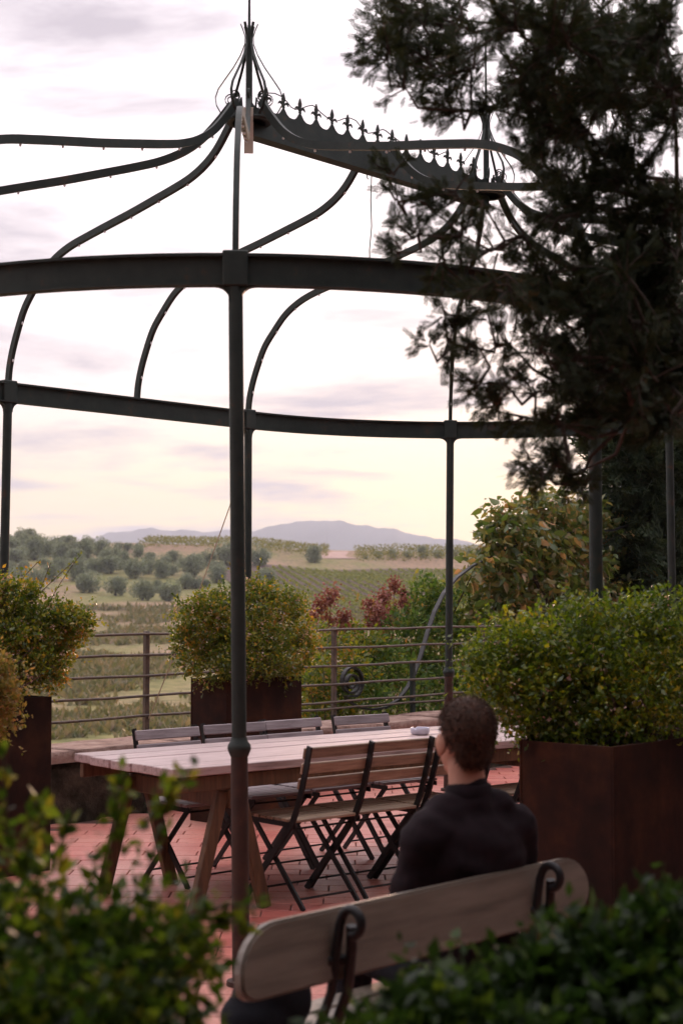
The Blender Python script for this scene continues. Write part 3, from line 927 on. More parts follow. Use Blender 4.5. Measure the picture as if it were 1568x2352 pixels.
# ------------------------------------------------------------------ table
TA = R(40)
TD = Vector((math.cos(TA), math.sin(TA), 0)); TN = Vector((-math.sin(TA), math.cos(TA), 0))
def TP(d, n, z=0): return TD * d + TN * n + Vector((0, 0, z))
T_ROT = Matrix.Rotation(TA, 4, 'Z')
def build_table():
    n0, n1, d0, d1, zt = 6.42, 7.42, 4.33, 7.66, 0.76
    root = empty('long_table', TP((d0 + d1) / 2, (n0 + n1) / 2), TA, label='long weathered wooden plank table on trestles', cat='table')
    L = (d1 - d0) / 2
    N = 5; w = (n1 - n0) / N
    for i in range(N):
        y0 = -0.5 + i * w
        j0, j1 = random.uniform(-0.03, 0.012), random.uniform(-0.02, 0.02)
        zz = random.uniform(-0.003, 0.003)
        MB().cbox(-L + j0, L + j1, y0 + 0.004, y0 + w - 0.004, zt - 0.045 + zz, zt + zz, 0.004).build('plank', M['wood_table'], root)
    for s in (-1, 1):
        MB().cbox(-L + 0.02, L - 0.02, s * 0.455 - 0.018, s * 0.455 + 0.018, zt - 0.125, zt - 0.050, 0.004).build('apron', M['wood_leg'], root)
    for x in (-L + 0.37, L - 0.42):
        tr = MB().cbox(x - 0.035, x + 0.035, -0.48, 0.48, zt - 0.225, zt - 0.128, 0.005).build('trestle_beam', M['wood_leg'], root)
        for y in (-0.43, 0.43):
            for s in (-1, 1):
                a = math.atan2(0.165, 0.60)
                Mx = Matrix.Translation((x + s * 0.052, y, zt - 0.14)) @ Matrix.Rotation(-s * a, 4, 'Y')
                k = MB(); k.cbox(-0.034, 0.034, -0.022, 0.022, -0.644, 0.0, 0.004, Mx)
                k.build('leg', M['wood_leg'], tr)
    # ashtray standing on the table
    p = Wn(964, 1687, 1.0)
    k = (zt - EYE) / (p.z - EYE)
    q = Vector((p.x * k, p.y * k, zt + 0.0035))
    a = MB()
    prof = [(0.050, 0.0), (0.056, 0.004), (0.060, 0.036), (0.057, 0.040), (0.050, 0.038), (0.046, 0.012), (0.001, 0.010)]
    V_, F = [], []
    seg = 24
    for r, z in prof:
        for s in range(seg):
            an = 2 * math.pi * s / seg
            dz = -0.010 if (z > 0.03 and s % 8 == 0) else 0
            V_.append((r * math.cos(an), r * math.sin(an), z + dz))
    for i in range(len(prof) - 1):
        for s in range(seg):
            s2 = (s + 1) % seg
            F.append((i * seg + s, i * seg + s2, (i + 1) * seg + s2, (i + 1) * seg + s))
    F.append(tuple(range(seg))[::-1]); F.append(tuple((len(prof) - 1) * seg + s for s in range(seg)))
    a.add(V_, F)
    o = a.build('ashtray', M['ceramic'], auto=50)
    o.location = q
    tag(o, 'small pale round ashtray with notched rim on the table', 'ashtray')
build_table()

# ------------------------------------------------------------------ folding chairs
def make_chair(slat):
    root = empty('folding_chair', (0, 0, 0))
    hw = 0.215
    Mt = M['iron_black']
    up = [(-0.325, 0.845), (-0.300, 0.74), (-0.262, 0.62), (-0.225, 0.52), (-0.185, 0.44), (-0.10, 0.345), (0.05, 0.185), (0.215, 0.0)]
    for s in (-1, 1):
        MB().bar([(s * hw, y, z) for y, z in up], (1, 0, 0), 0.012, 0.034).build('upright', Mt, root)
        MB().bar([(s * (hw - 0.028), 0.175, 0.432), (s * (hw - 0.028), -0.05, 0.20), (s * (hw - 0.028), -0.245, 0.0)], (1, 0, 0), 0.012, 0.028).build('leg', Mt, root)
        MB().bar([(s * (hw - 0.012), -0.205, 0.428), (s * (hw - 0.012), 0.205, 0.428)], (1, 0, 0), 0.010, 0.026).build('seat_rail', Mt, root)
    for y, z, w_ in ((0.165, 0.055, hw), (-0.20, 0.050, hw - 0.028), (-0.155, 0.405, hw), (0.16, 0.412, hw - 0.028)):
        MB().tube([(-w_, y, z), (w_, y, z)], 0.006, 6).build('stretcher', Mt, root)
    for i in range(7):
        y0 = -0.205 + i * 0.0595
        MB().cbox(-hw - 0.004 + (0.010 if i in (0,) else 0), hw + 0.004 - (0.010 if i in (0,) else 0), y0, y0 + 0.047, 0.443, 0.460, 0.004).build('seat_slat', slat, root)
    for zc, yc in ((0.808, -0.3165), (0.728, -0.297), (0.648, -0.271)):
        a = math.atan2(0.025, 0.105)
        Mx = Matrix.Translation((0, yc + 0.026, zc)) @ Matrix.Rotation(a, 4, 'X')
        MB().cbox(-hw - 0.012, hw + 0.012, -0.008, 0.008, -0.029, 0.029, 0.004, Mx).build('back_slat', slat, root)
    return root
chairs = []
front = [(5.20, 6.53, 0.02, 'dark-framed folding chair between gazebo post and seated person, first on near table side'),
         (5.655, 6.545, -0.015, 'folding chair on near table side partly behind the seated person'),
         (6.12, 6.53, 0.02, 'folding chair on near table side hidden behind the seated person'),
         (6.86, 6.51, -0.02, 'folding chair between the seated person and the big rust-brown planter')]
back = [(5.10, 7.36, 0.03, 'leftmost greyish folding chair on the wall side of the table'),
        (5.60, 7.40, -0.02, 'second folding chair from the left on the wall side, behind the post'),
        (6.08, 7.42, 0.015, 'third folding chair from the left on the wall side of the table'),
        (6.62, 7.40, -0.03, 'lone folding chair on the wall side, set apart before the ashtray')]
ch_a = make_chair(M['wood_slat']); ch_b = make_chair(M['wood_grey'])
for lst, proto, rz, grp in ((front, ch_a, TA, 'folding chairs at the table'), (back, ch_b, TA + math.pi, 'folding chairs at the table')):
    for i, (d, n, dr, lab) in enumerate(lst):
        o = proto if i == 0 else copy_tree(proto)
        o.location = TP(d, n, 0.001); o.rotation_euler = (0, 0, rz + dr)
        tag(o, lab, 'chair', grp)

# ------------------------------------------------------------------ planters
def build_planter(d, n, L, Dp, H, label):
    root = empty('planter', DN(d, n), ANG, label=label, cat='planter', group='rust-brown steel planters')
    t = 0.012
    MB().cbox(0, L, 0, t, 0.0, H, 0.002).build('front_panel', M['corten'], root)
    MB().cbox(0, L, Dp - t, Dp, 0.0, H, 0.002).build('back_panel', M['corten'], root)
    MB().cbox(0.002, t, t + 0.001, Dp - t - 0.001, 0.0, H - 0.002, 0.002).build('end_panel', M['corten'], root)
    MB().cbox(L - t, L - 0.002, t + 0.001, Dp - t - 0.001, 0.0, H - 0.002, 0.002).build('end_panel', M['corten'], root)
    MB().box(t + 0.001, L - t - 0.001, t + 0.001, Dp - t - 0.001, 0.02, H - 0.06).build('soil', M['soil'], root)
    return root
build_planter(7.50, 8.07, 0.76, 0.38, 1.02, 'dark rust-brown steel planter against the wall behind the table')
build_planter(4.84, 7.53, 0.75, 0.38, 1.02, 'tall dark steel planter at the left beside the table end')
build_planter(5.43, 3.52, 0.98, 0.48, 1.0, 'big rust-brown steel planter beside the bench')
build_planter(3.05, 6.10, 0.75, 0.38, 1.0, 'steel planter at the left edge nearest the front shrub')

# ------------------------------------------------------------------ foliage
def unit(v): return v / np.maximum(np.linalg.norm(v, axis=-1, keepdims=True), 1e-9)
def rand_dir(n): return unit(RNG.normal(size=(n, 3)))
def leaf_mesh(name, P, Dr, size, w=0.28, fold=0.25, six=False):
    """one small pointed blade per row; every blade is its own island"""
    n = len(P)
    s = unit(np.cross(Dr, rand_dir(n)))
    up = np.cross(s, Dr)
    sz = size[:, None]
    if not six:
        a = P
        b = P + Dr * sz * 0.45 + s * sz * w + up * sz * fold * 0.3
        c = P + Dr * sz
        d = P + Dr * sz * 0.45 - s * sz * w + up * sz * fold * 0.3
        V_ = np.stack([a, b, c, d], 1).reshape(-1, 3)
        F = np.arange(4 * n).reshape(n, 4)
        return npmesh(name, V_, F)
    a = P
    b1 = P + Dr * sz * 0.30 + s * sz * w * 0.9 + up * sz * fold * 0.25
    b2 = P + Dr * sz * 0.66 + s * sz * w * 0.75 + up * sz * fold * 0.10
    c = P + Dr * sz - up * sz * fold * 0.5
    d2 = P + Dr * sz * 0.66 - s * sz * w * 0.75 + up * sz * fold * 0.10
    d1 = P + Dr * sz * 0.30 - s * sz * w * 0.9 + up * sz * fold * 0.25
    m = P + Dr * sz * 0.5
    V_ = np.stack([a, b1, b2, c, d2, d1, m], 1).reshape(-1, 3)
    k = np.arange(n)[:, None] * 7
    F = np.concatenate([k + np.array([[0, 1, 2, 6]]), k + np.array([[6, 2, 3, 4]]), k + np.array([[0, 6, 4, 5]])])
    return npmesh(name, V_, F)
def blob_points(blobs, n, shell=0.55):
    """points in ellipsoids (centre, radii, weight), most of them near the skin"""
    w = np.array([b[2] for b in blobs], float); w /= w.sum()
    pick = RNG.choice(len(blobs), n, p=w)
    C = np.array([tuple(b[0]) for b in blobs])[pick]; Rr = np.array([tuple(b[1]) for b in blobs])[pick]
    u = rand_dir(n)
    r = np.where(RNG.random(n) < shell, RNG.normal(0.93, 0.10, n), RNG.random(n) ** (1 / 2.2))
    return C + u * Rr * r[:, None], u
def twig_leaves(P, U, per, spread, size, jit=0.35, upb=0.25):
    """expand twig tips into leaves along short twigs"""
    n = len(P)
    T = unit(U + rand_dir(n) * 0.7 + np.array([0, 0, upb]))
    PP, DD, SS = [], [], []
    for k in range(per):
        f = (k + RNG.random(n) * 0.6) / per
        p = P + T * (f * spread)[:, None]
        d = unit(T * 0.5 + rand_dir(n) * 0.9)
        PP.append(p); DD.append(d); SS.append(size * (1 + RNG.normal(0, jit, n)).clip(0.4, 1.9))
    return np.concatenate(PP), np.concatenate(DD), np.concatenate(SS)
def flowers(name, P, parent, mat, size):
    n = len(P); PP, DD, SS = [], [], []
    for k in range(7):
        PP.append(P + RNG.normal(0, size * 0.55, (n, 3))); DD.append(rand_dir(n)); SS.append(np.full(n, size) * RNG.uniform(0.6, 1.2, n))
    me = leaf_mesh(name, np.concatenate(PP), np.concatenate(DD), np.concatenate(SS), 0.42)
    return link(name, me, parent, mat)

def bush(name, base, blobs, n_twigs, per, spread, size, mat, label, cat='shrub', group=None, nfl=0, flsize=0.02, stems=10, shell=0.6, shoots=(), stem_r=0.006):
    root = empty(name, base, label=label, cat=cat, group=group)
    inv = Matrix.Translation(-Vector(base))
    lumps = []
    for (c_, r_, w_) in blobs:
        for q in range(6):
            u = rand_dir(1)[0]; f = RNG.uniform(0.26, 0.42)
            lumps.append((Vector(c_) + Vector((u[0] * r_[0], u[1] * r_[1], u[2] * r_[2])) * 0.88, tuple(x * f for x in r_), w_ * 0.13))
    blobs = list(blobs) + lumps
    P, U = blob_points(blobs, n_twigs, shell)
    far = RNG.random(n_twigs) < 0.16
    P = P + U * (far * RNG.uniform(0.0, 1.0, n_twigs))[:, None] * spread * 1.5
    A, Dd, S = twig_leaves(P, U, per, spread, size)
    # long loose shoots
    for (p0, p1, bend) in shoots:
        p0, p1 = np.array(p0), np.array(p1)
        m = 28
        t = np.linspace(0, 1, m)[:, None]
        q = p0 + (p1 - p0) * t + np.array([0, 0, -1.0]) * (bend * t * t) + np.array([0, 0, bend]) * t
        A = np.concatenate([A, q + RNG.normal(0, 0.006, (m, 3))]); Dd = np.concatenate([Dd, unit(RNG.normal(size=(m, 3)) + unit(p1 - p0))]); S = np.concatenate([S, np.full(m, size * 1.1)])
    me = leaf_mesh('crown', A, Dd, S)
    o = link('crown', me, root, mat); o.matrix_parent_inverse = inv
    st = MB()
    base = Vector(base)
    for i in range(stems):
        c = blobs[RNG.choice(len(blobs))]
        tip = Vector(c[0]) + Vector([RNG.normal(0, 0.45) * q for q in c[1]])
        foot = base + Vector((RNG.normal(0, 0.06), RNG.normal(0, 0.06), -0.02))
        mid = foot.lerp(tip, 0.5) + Vector((RNG.normal(0, 0.04), RNG.normal(0, 0.04), 0.05))
        st.tube([foot, mid, tip], [stem_r * 1.6, stem_r, stem_r * 0.4], 5)
    for (p0, p1, bend) in shoots:
        p0, p1 = Vector(p0), Vector(p1)
        st.tube([p0 + (p1 - p0) * t + Vector((0, 0, bend * t - bend * t * t)) for t in np.linspace(0, 1, 8)], 0.0022, 4)
    s = st.build('stems', M['stem'], root); s.matrix_parent_inverse = inv
    if nfl:
        P, U = blob_points(blobs, nfl, 1.0)
        P = P + U * 0.03
        f = flowers('blossoms', P, root, M['blossom'], flsize); f.matrix_parent_inverse = inv
        f['kind'] = 'stuff'
    return root

def WB(px, py, y, rx, rz=None, ry=None, w=1.0):
    """ellipsoid given by its outline in the picture and its real distance"""
    k = y / 3550.0
    rz = rx if rz is None else rz
    return (W(px, py, y), (rx * k, (ry if ry is not None else rx) * k, rz * k), w)

GRP = 'flowering shrubs in the steel planters'
# shrub in the planter behind the table
c0 = DN(7.88, 8.26, 1.0)
bush('flowering_shrub', DN(7.88, 8.26, 0.97),
     [WB(470, 1430, 11.2, 66, 62, 60, 1), WB(560, 1420, 11.3, 84, 72, 75, 1.3), WB(645, 1430, 11.55, 66, 62, 60, 1), WB(440, 1490, 11.1, 40, 45, 40, .5), WB(560, 1490, 11.2, 110, 65, 90, 1.4),
      WB(680, 1490, 11.6, 38, 45, 40, .5), WB(600, 1365, 11.4, 40, 26, 35, .3), WB(500, 1545, 11.1, 60, 22, 50, .4), WB(620, 1545, 11.4, 60, 22, 50, .4)],
     5600, 5, 0.065, 0.024, M['lf_abelia'], 'rounded shrub with pale pink flowers in the planter behind the table', nfl=200, flsize=0.019, stems=26, group=GRP, shell=0.5,
     shoots=[(W(548, 1370, 11.3), W(527, 1293, 11.3), 0.02), (W(580, 1370, 11.4), W(600, 1285, 11.4), 0.03), (W(560, 1380, 11.3), W(556, 1300, 11.3), 0.0), (W(430, 1400, 11.1), W(395, 1362, 11.1), 0.03)])
# left planter
bush('flowering_shrub', DN(5.20, 7.72, 0.97),
     [WB(20, 1430, 9.3, 90, 70, 75, 1.2), WB(100, 1450, 9.3, 66, 60, 60, 1), WB(165, 1435, 9.3, 38, 32, 40, .45), WB(40, 1510, 9.2, 100, 62, 80, 1.2), WB(-70, 1450, 9.2, 90, 90, 80, 1), WB(110, 1530, 9.3, 40, 50, 40, .4),
      WB(20, 1360, 9.3, 60, 24, 50, .4)],
     5200, 5, 0.065, 0.023, M['lf_abelia'], 'shrub with pink-white flowers and long shoots in the left planter', nfl=190, flsize=0.018, stems=26, group=GRP, shell=0.5,
     shoots=[(W(60, 1400, 9.3), W(170, 1290, 9.3), 0.05), (W(80, 1390, 9.3), W(118, 1292, 9.3), 0.01), (W(110, 1390, 9.3), W(185, 1275, 9.3), 0.06), (W(20, 1370, 9.3), W(95, 1285, 9.3), 0.05), (W(150, 1430, 9.3), W(232, 1425, 9.3), 0.02)])
# big planter by the bench
bush('flowering_shrub', DN(5.9, 3.76, 0.95),
     [WB(1180, 1510, 6.9, 95, 78, 70, 1), WB(1290, 1500, 6.85, 120, 95, 80, 1.4), WB(1420, 1490, 6.9, 130, 95, 80, 1.5), WB(1540, 1480, 7.0, 120, 100, 80, 1.3), WB(1190, 1590, 6.8, 90, 70, 70, 1), WB(1320, 1600, 6.75, 130, 75, 80, 1.3),
      WB(1460, 1590, 6.8, 130, 85, 80, 1.3), WB(1580, 1590, 7.0, 90, 90, 80, .9), WB(1130, 1540, 6.9, 45, 50, 50, .4), WB(1240, 1665, 6.75, 70, 28, 50, .5), WB(1400, 1672, 6.7, 100, 24, 60, .5)],
     6600, 5, 0.08, 0.023, M['lf_hedge'], 'big shrub with pale blossoms in the planter beside the bench', nfl=150, flsize=0.016, stems=36, group=GRP, shell=0.55)
# far left edge
bush('flowering_shrub', DN(3.42, 6.29, 0.95),
     [WB(-60, 1570, 7.0, 80, 70, 60, 1), WB(-45, 1640, 7.0, 70, 60, 60, 1), WB(-150, 1590, 7.0, 120, 110, 80, 1.4), WB(-10, 1600, 7.0, 36, 60, 40, .5)],
     2800, 5, 0.065, 0.021, M['lf_yellow'], 'yellow-green shrub cut by the left edge of the view', nfl=30, flsize=0.016, stems=14, group=GRP)
# shrubs nearest the viewer
bush('front_shrub', (-0.62, 2.35, 0.0),
     [WB(60, 2208, 2.5, 170, 120, 150, 1.3), WB(230, 2218, 2.5, 150, 100, 150, 1.2), WB(285, 2236, 2.5, 110, 78, 130, .9), WB(390, 2200, 2.55, 60, 36, 80, .25), WB(100, 2368, 2.3, 220, 130, 160, 1.6), WB(240, 2390, 2.3, 150, 115, 140, 1.2),
      WB(350, 2400, 2.4, 65, 90, 90, .4), WB(-120, 2250, 2.5, 150, 190, 200, 1.4), WB(30, 2060, 2.6, 60, 60, 70, .22), WB(20, 2498, 2.2, 300, 120, 200, 1.0)],
     2300, 5, 0.06, 0.025, M['lf_front'], 'leafy green shrub filling the lower left corner close to the viewer', nfl=95, flsize=0.008, stems=44, shell=0.45, stem_r=0.003,
     shoots=[(W(230, 2050, 2.5), W(290, 1775, 2.5), 0.02), (W(330, 2060, 2.5), W(400, 1790, 2.5), 0.03), (W(330, 1900, 2.5), W(440, 1765, 2.5), 0.02), (W(60, 1960, 2.6), W(85, 1840, 2.6), 0.01), (W(20, 1960, 2.6), W(10, 1740, 2.6), 0.01),
             (W(430, 2100, 2.5), W(590, 2080, 2.5), 0.02), (W(450, 2110, 2.5), W(575, 2130, 2.5), 0.015), (W(120, 2000, 2.55), W(160, 1880, 2.55), 0.01), (W(390, 2260, 2.4), W(500, 2330, 2.4), 0.01), (W(280, 1960, 2.5), W(270, 1820, 2.5), 0.01),
             (W(400, 2240, 2.4), W(480, 2170, 2.4), 0.01)])
bush('front_shrub', (0.45, 2.45, 0.0),
     [WB(910, 2445, 2.5, 100, 80, 110, .7), WB(1010, 2400, 2.55, 105, 90, 115, .9), WB(1130, 2380, 2.6, 110, 95, 120, 1), WB(1250, 2345, 2.6, 120, 110, 120, 1.2), WB(1380, 2296, 2.65, 120, 130, 120, 1.3), WB(1500, 2256, 2.7, 120, 140, 130, 1.3),
      WB(1620, 2266, 2.7, 120, 150, 130, 1.2), WB(1100, 2466, 2.4, 300, 80, 160, 1.2), WB(1450, 2426, 2.5, 250, 110, 160, 1.4)],
     3000, 5, 0.06, 0.027, M['lf_dark'], 'dark glossy shrub along the bottom right in front of the bench', nfl=18, flsize=0.008, stems=40, shell=0.55, stem_r=0.003,
     shoots=[(W(1460, 2130, 2.7), W(1475, 2030, 2.7), 0.01), (W(1500, 2110, 2.7), W(1560, 2050, 2.7), 0.01), (W(1300, 2180, 2.6), W(1330, 2095, 2.6), 0.01)])

# climber over the iron arch
def climber():
    blobs = []
    for (x, y, r, n) in [(1180, 1240, 66, 10.5), (1230, 1205, 60, 10.6), (1290, 1225, 66, 10.7), (1350, 1250, 66, 10.8), (1150, 1300, 56, 10.5), (1220, 1310, 84, 10.6), (1310, 1330, 90, 10.7), (1410, 1290, 70, 10.9),
                         (1470, 1270, 70, 11), (1550, 1270, 70, 11), (1450, 1370, 90, 10.9), (1550, 1370, 90, 11), (1200, 1400, 70, 10.5), (1300, 1430, 80, 10.6), (1480, 1225, 30, 11), (1120, 1440, 40, 10.4), (1100, 1530, 50, 10.4),
                         (1130, 1240, 34, 10.5), (1090, 1305, 26, 10.45), (1160, 1480, 50, 10.4), (1160, 1200, 40, 10.5), (1260, 1170, 40, 10.6), (1330, 1190, 50, 10.7), (1390, 1220, 50, 10.8), (1250, 1260, 70, 10.6), (1140, 1380, 46, 10.5), (1380, 1400, 80, 10.7)]:
        p = Wn(x, y, n - 0.15); k = p.y / 3550
        blobs.append((p, (r * k, r * k * 0.9, r * k), (r / 60) ** 2 if x > 1130 else 0.25))
    base = Wn(1240, 1640, 10.6); base.z = float(land_z(base.x, base.y))
    root = empty('climbing_plant', base, label='dense climber with drooping reddish-green leaves right of the railing', cat='climber')
    inv = Matrix.Translation(-base)
    P, U = blob_points(blobs, 4200, 0.6)
    A, Dd, S = twig_leaves(P, U, 4, 0.16, 0.10, upb=0.1)
    Dd = unit(Dd + np.array([0, 0, -0.75]))
    o = link('crown', leaf_mesh('crown', A, Dd, S, 0.24, 0.3, True), root, M['lf_climber']); o.matrix_parent_inverse = inv
    st = MB()
    for i in range(34):
        b_ = blobs[i % len(blobs)]
        t = Vector(b_[0]); f = base + Vector((RNG.normal(0, 0.5), RNG.normal(0, 0.2), 0))
        st.tube([f, f.lerp(t, 0.4) + Vector((RNG.normal(0, .15), 0, .2)), f.lerp(t, 0.75) + Vector((RNG.normal(0, .2), 0, .15)), t], [0.03, 0.022, 0.014, 0.006], 6)
    o = st.build('stems', M['bark'], root); o.matrix_parent_inverse = inv
climber()

# shrubs beyond the railing
def shrub_n(name, spots, n_twigs, size, mat, label, base_px, n0, per=6, spread=0.13, six=False, flat=0.0):
    blobs = []
    for (x, y, r, n, w_) in spots:
        p = Wn(x, y, n); k = p.y / 3550
        blobs.append((p, (r * k, r * k * 0.8, r * k), w_))
    base = Wn(base_px, 1640, n0); base.z = float(land_z(base.x, base.y))
    root = empty(name, base, label=label, cat='shrub')
    inv = Matrix.Translation(-base)
    P, U = blob_points(blobs, n_twigs, 0.6)
    A, Dd, S = twig_leaves(P, U, per, spread, size)
    o = link('crown', leaf_mesh('crown', A, Dd, S, 0.26), root, mat); o.matrix_parent_inverse = inv
    st = MB()
    for b_ in blobs:
        for q in range(2):
            t = Vector(b_[0]) + Vector((RNG.normal(0, .1), RNG.normal(0, .1), RNG.normal(0, .1))); f = base + Vector((RNG.normal(0, 0.35), RNG.normal(0, 0.15), 0))
            st.tube([f, f.lerp(t, 0.5) + Vector((RNG.normal(0, .1), 0, .1)), t], [0.016, 0.012, 0.004], 5)
    o = st.build('stems', M['stem'], root); o.matrix_parent_inverse = inv
    return root, inv
shrub_n('green_shrub', [(860, 1530, 60, 10.6, 1), (930, 1470, 60, 10.7, 1), (990, 1410, 56, 10.8, .9), (1040, 1400, 50, 10.8, .8), (1000, 1500, 70, 10.6, 1.1), (900, 1590, 70, 10.4, 1.1), (1000, 1590, 70, 10.4, 1.1), (1070, 1500, 60, 10.5, .9),
                        (1080, 1590, 60, 10.4, .9), (970, 1370, 34, 10.8, .4), (820, 1600, 60, 10.3, .8), (760, 1610, 50, 10.3, .6)],
        2300, 0.055, M['lf_shrub'], 'lush green shrub behind the railing and the iron scroll', 940, 10.6)
shrub_n('low_shrub', [(730, 1560, 36, 10.2, .6), (770, 1520, 50, 10.5, .8), (740, 1480, 30, 10.4, .4), (800, 1560, 50, 10.3, .8), (760, 1610, 60, 10.2, 1), (830, 1480, 36, 10.6, .5), (700, 1600, 40, 10.2, .6)],
        900, 0.045, M['lf_abelia'], 'low yellowing shrub at the railing right of the middle planter', 760, 10.4)
def seed_shrub():
    heads = [(735, 1392, 18), (760, 1370, 20), (757, 1432, 17), (792, 1418, 15), (785, 1442, 20), (852, 1392, 18), (868, 1408, 18), (882, 1372, 17), (905, 1346, 15), (850, 1425, 15), (890, 1412, 24), (926, 1385, 13), (815, 1447, 16), (925, 1362, 10), (718, 1420, 12), (872, 1440, 12)]
    n0 = 10.9
    base = Wn(820, 1640, n0); base.z = float(land_z(base.x, base.y))
    root = empty('seeding_shrub', base, label='thin-stemmed shrub with dark red seed heads above the railing', cat='shrub')
    inv = Matrix.Translation(-base)
    PP = []; st = MB(); LV = []
    for (x, y, r) in heads:
        c = Wn(x, y, n0 + random.uniform(-0.2, 0.2)); k = c.y / 3550
        m = int(14 * r)
        PP.append(np.array(c) + RNG.normal(size=(m, 3)) * np.array([r * k * 0.5, r * k * 0.5, r * k * 0.62]))
        f = base + Vector((RNG.normal(0, .25), RNG.normal(0, .1), 0))
        mid = f.lerp(c, 0.7) + Vector((RNG.normal(0, .08), 0, 0))
        st.tube([f, f.lerp(mid, .5) + Vector((RNG.normal(0, .05), 0, 0)), mid, c], [0.013, 0.010, 0.007, 0.003], 5)
        for q in range(7):
            LV.append(mid.lerp(c, q / 7) + Vector((RNG.normal(0, .10), RNG.normal(0, .1), RNG.normal(0, .06))))
    P = np.concatenate(PP)
    o = link('seed_heads', leaf_mesh('seed_heads', P, rand_dir(len(P)), RNG.uniform(0.022, 0.045, len(P)), 0.4), root, M['seed']); o.matrix_parent_inverse = inv
    A, Dd, S = twig_leaves(np.array([tuple(v) for v in LV]), rand_dir(len(LV)), 12, 0.22, 0.05)
    o = link('crown', leaf_mesh('crown', A, Dd, S, 0.2), root, M['lf_yellow']); o.matrix_parent_inverse = inv
    o = st.build('stems', M['stem'], root); o.matrix_parent_inverse = inv
seed_shrub()

# ------------------------------------------------------------------ cypress: flat sprays of scale leaves on tapered limbs
def spray_template():
    Q = []
    def blade(p, d, l, w):
        d = d / np.linalg.norm(d); s = np.array([-d[1], d[0], 0])
        Q.append([p, p + d * l * 0.5 + s * w, p + d * l, p + d * l * 0.5 - s * w])
    ax = np.array([1.0, 0, 0])
    blade(np.array([0, 0, 0.]), ax, 1.0, 0.035)
    for i, t in enumerate((0.18, 0.34, 0.5, 0.66, 0.82)):
        for sg in (-1, 1):
            l = 0.46 * (1 - t * 0.55)
            a = R(42)
            d = np.array([math.cos(a), sg * math.sin(a), 0.12 * (-1) ** i])
            p = np.array([t, 0, 0.])
            blade(p, d, l, 0.032)
            blade(p + d * l * 0.45, np.array([math.cos(a * 0.1), sg * math.sin(a * 0.1), 0]), l * 0.5, 0.034)
    return np.array(Q)
SPR = spray_template()
def sprays(name, P, Dr, size):
    n = len(P); T = SPR.reshape(-1, 3); k = len(T)
    s = unit(np.cross(Dr, rand_dir(n))); u = np.cross(Dr, s)
    V_ = P[:, None, :] + (T[None, :, 0:1] * Dr[:, None, :] + T[None, :, 1:2] * s[:, None, :] + T[None, :, 2:3] * u[:, None, :]) * size[:, None, None]
    return npmesh(name, V_.reshape(-1, 3), np.arange(n * k).reshape(-1, 4))
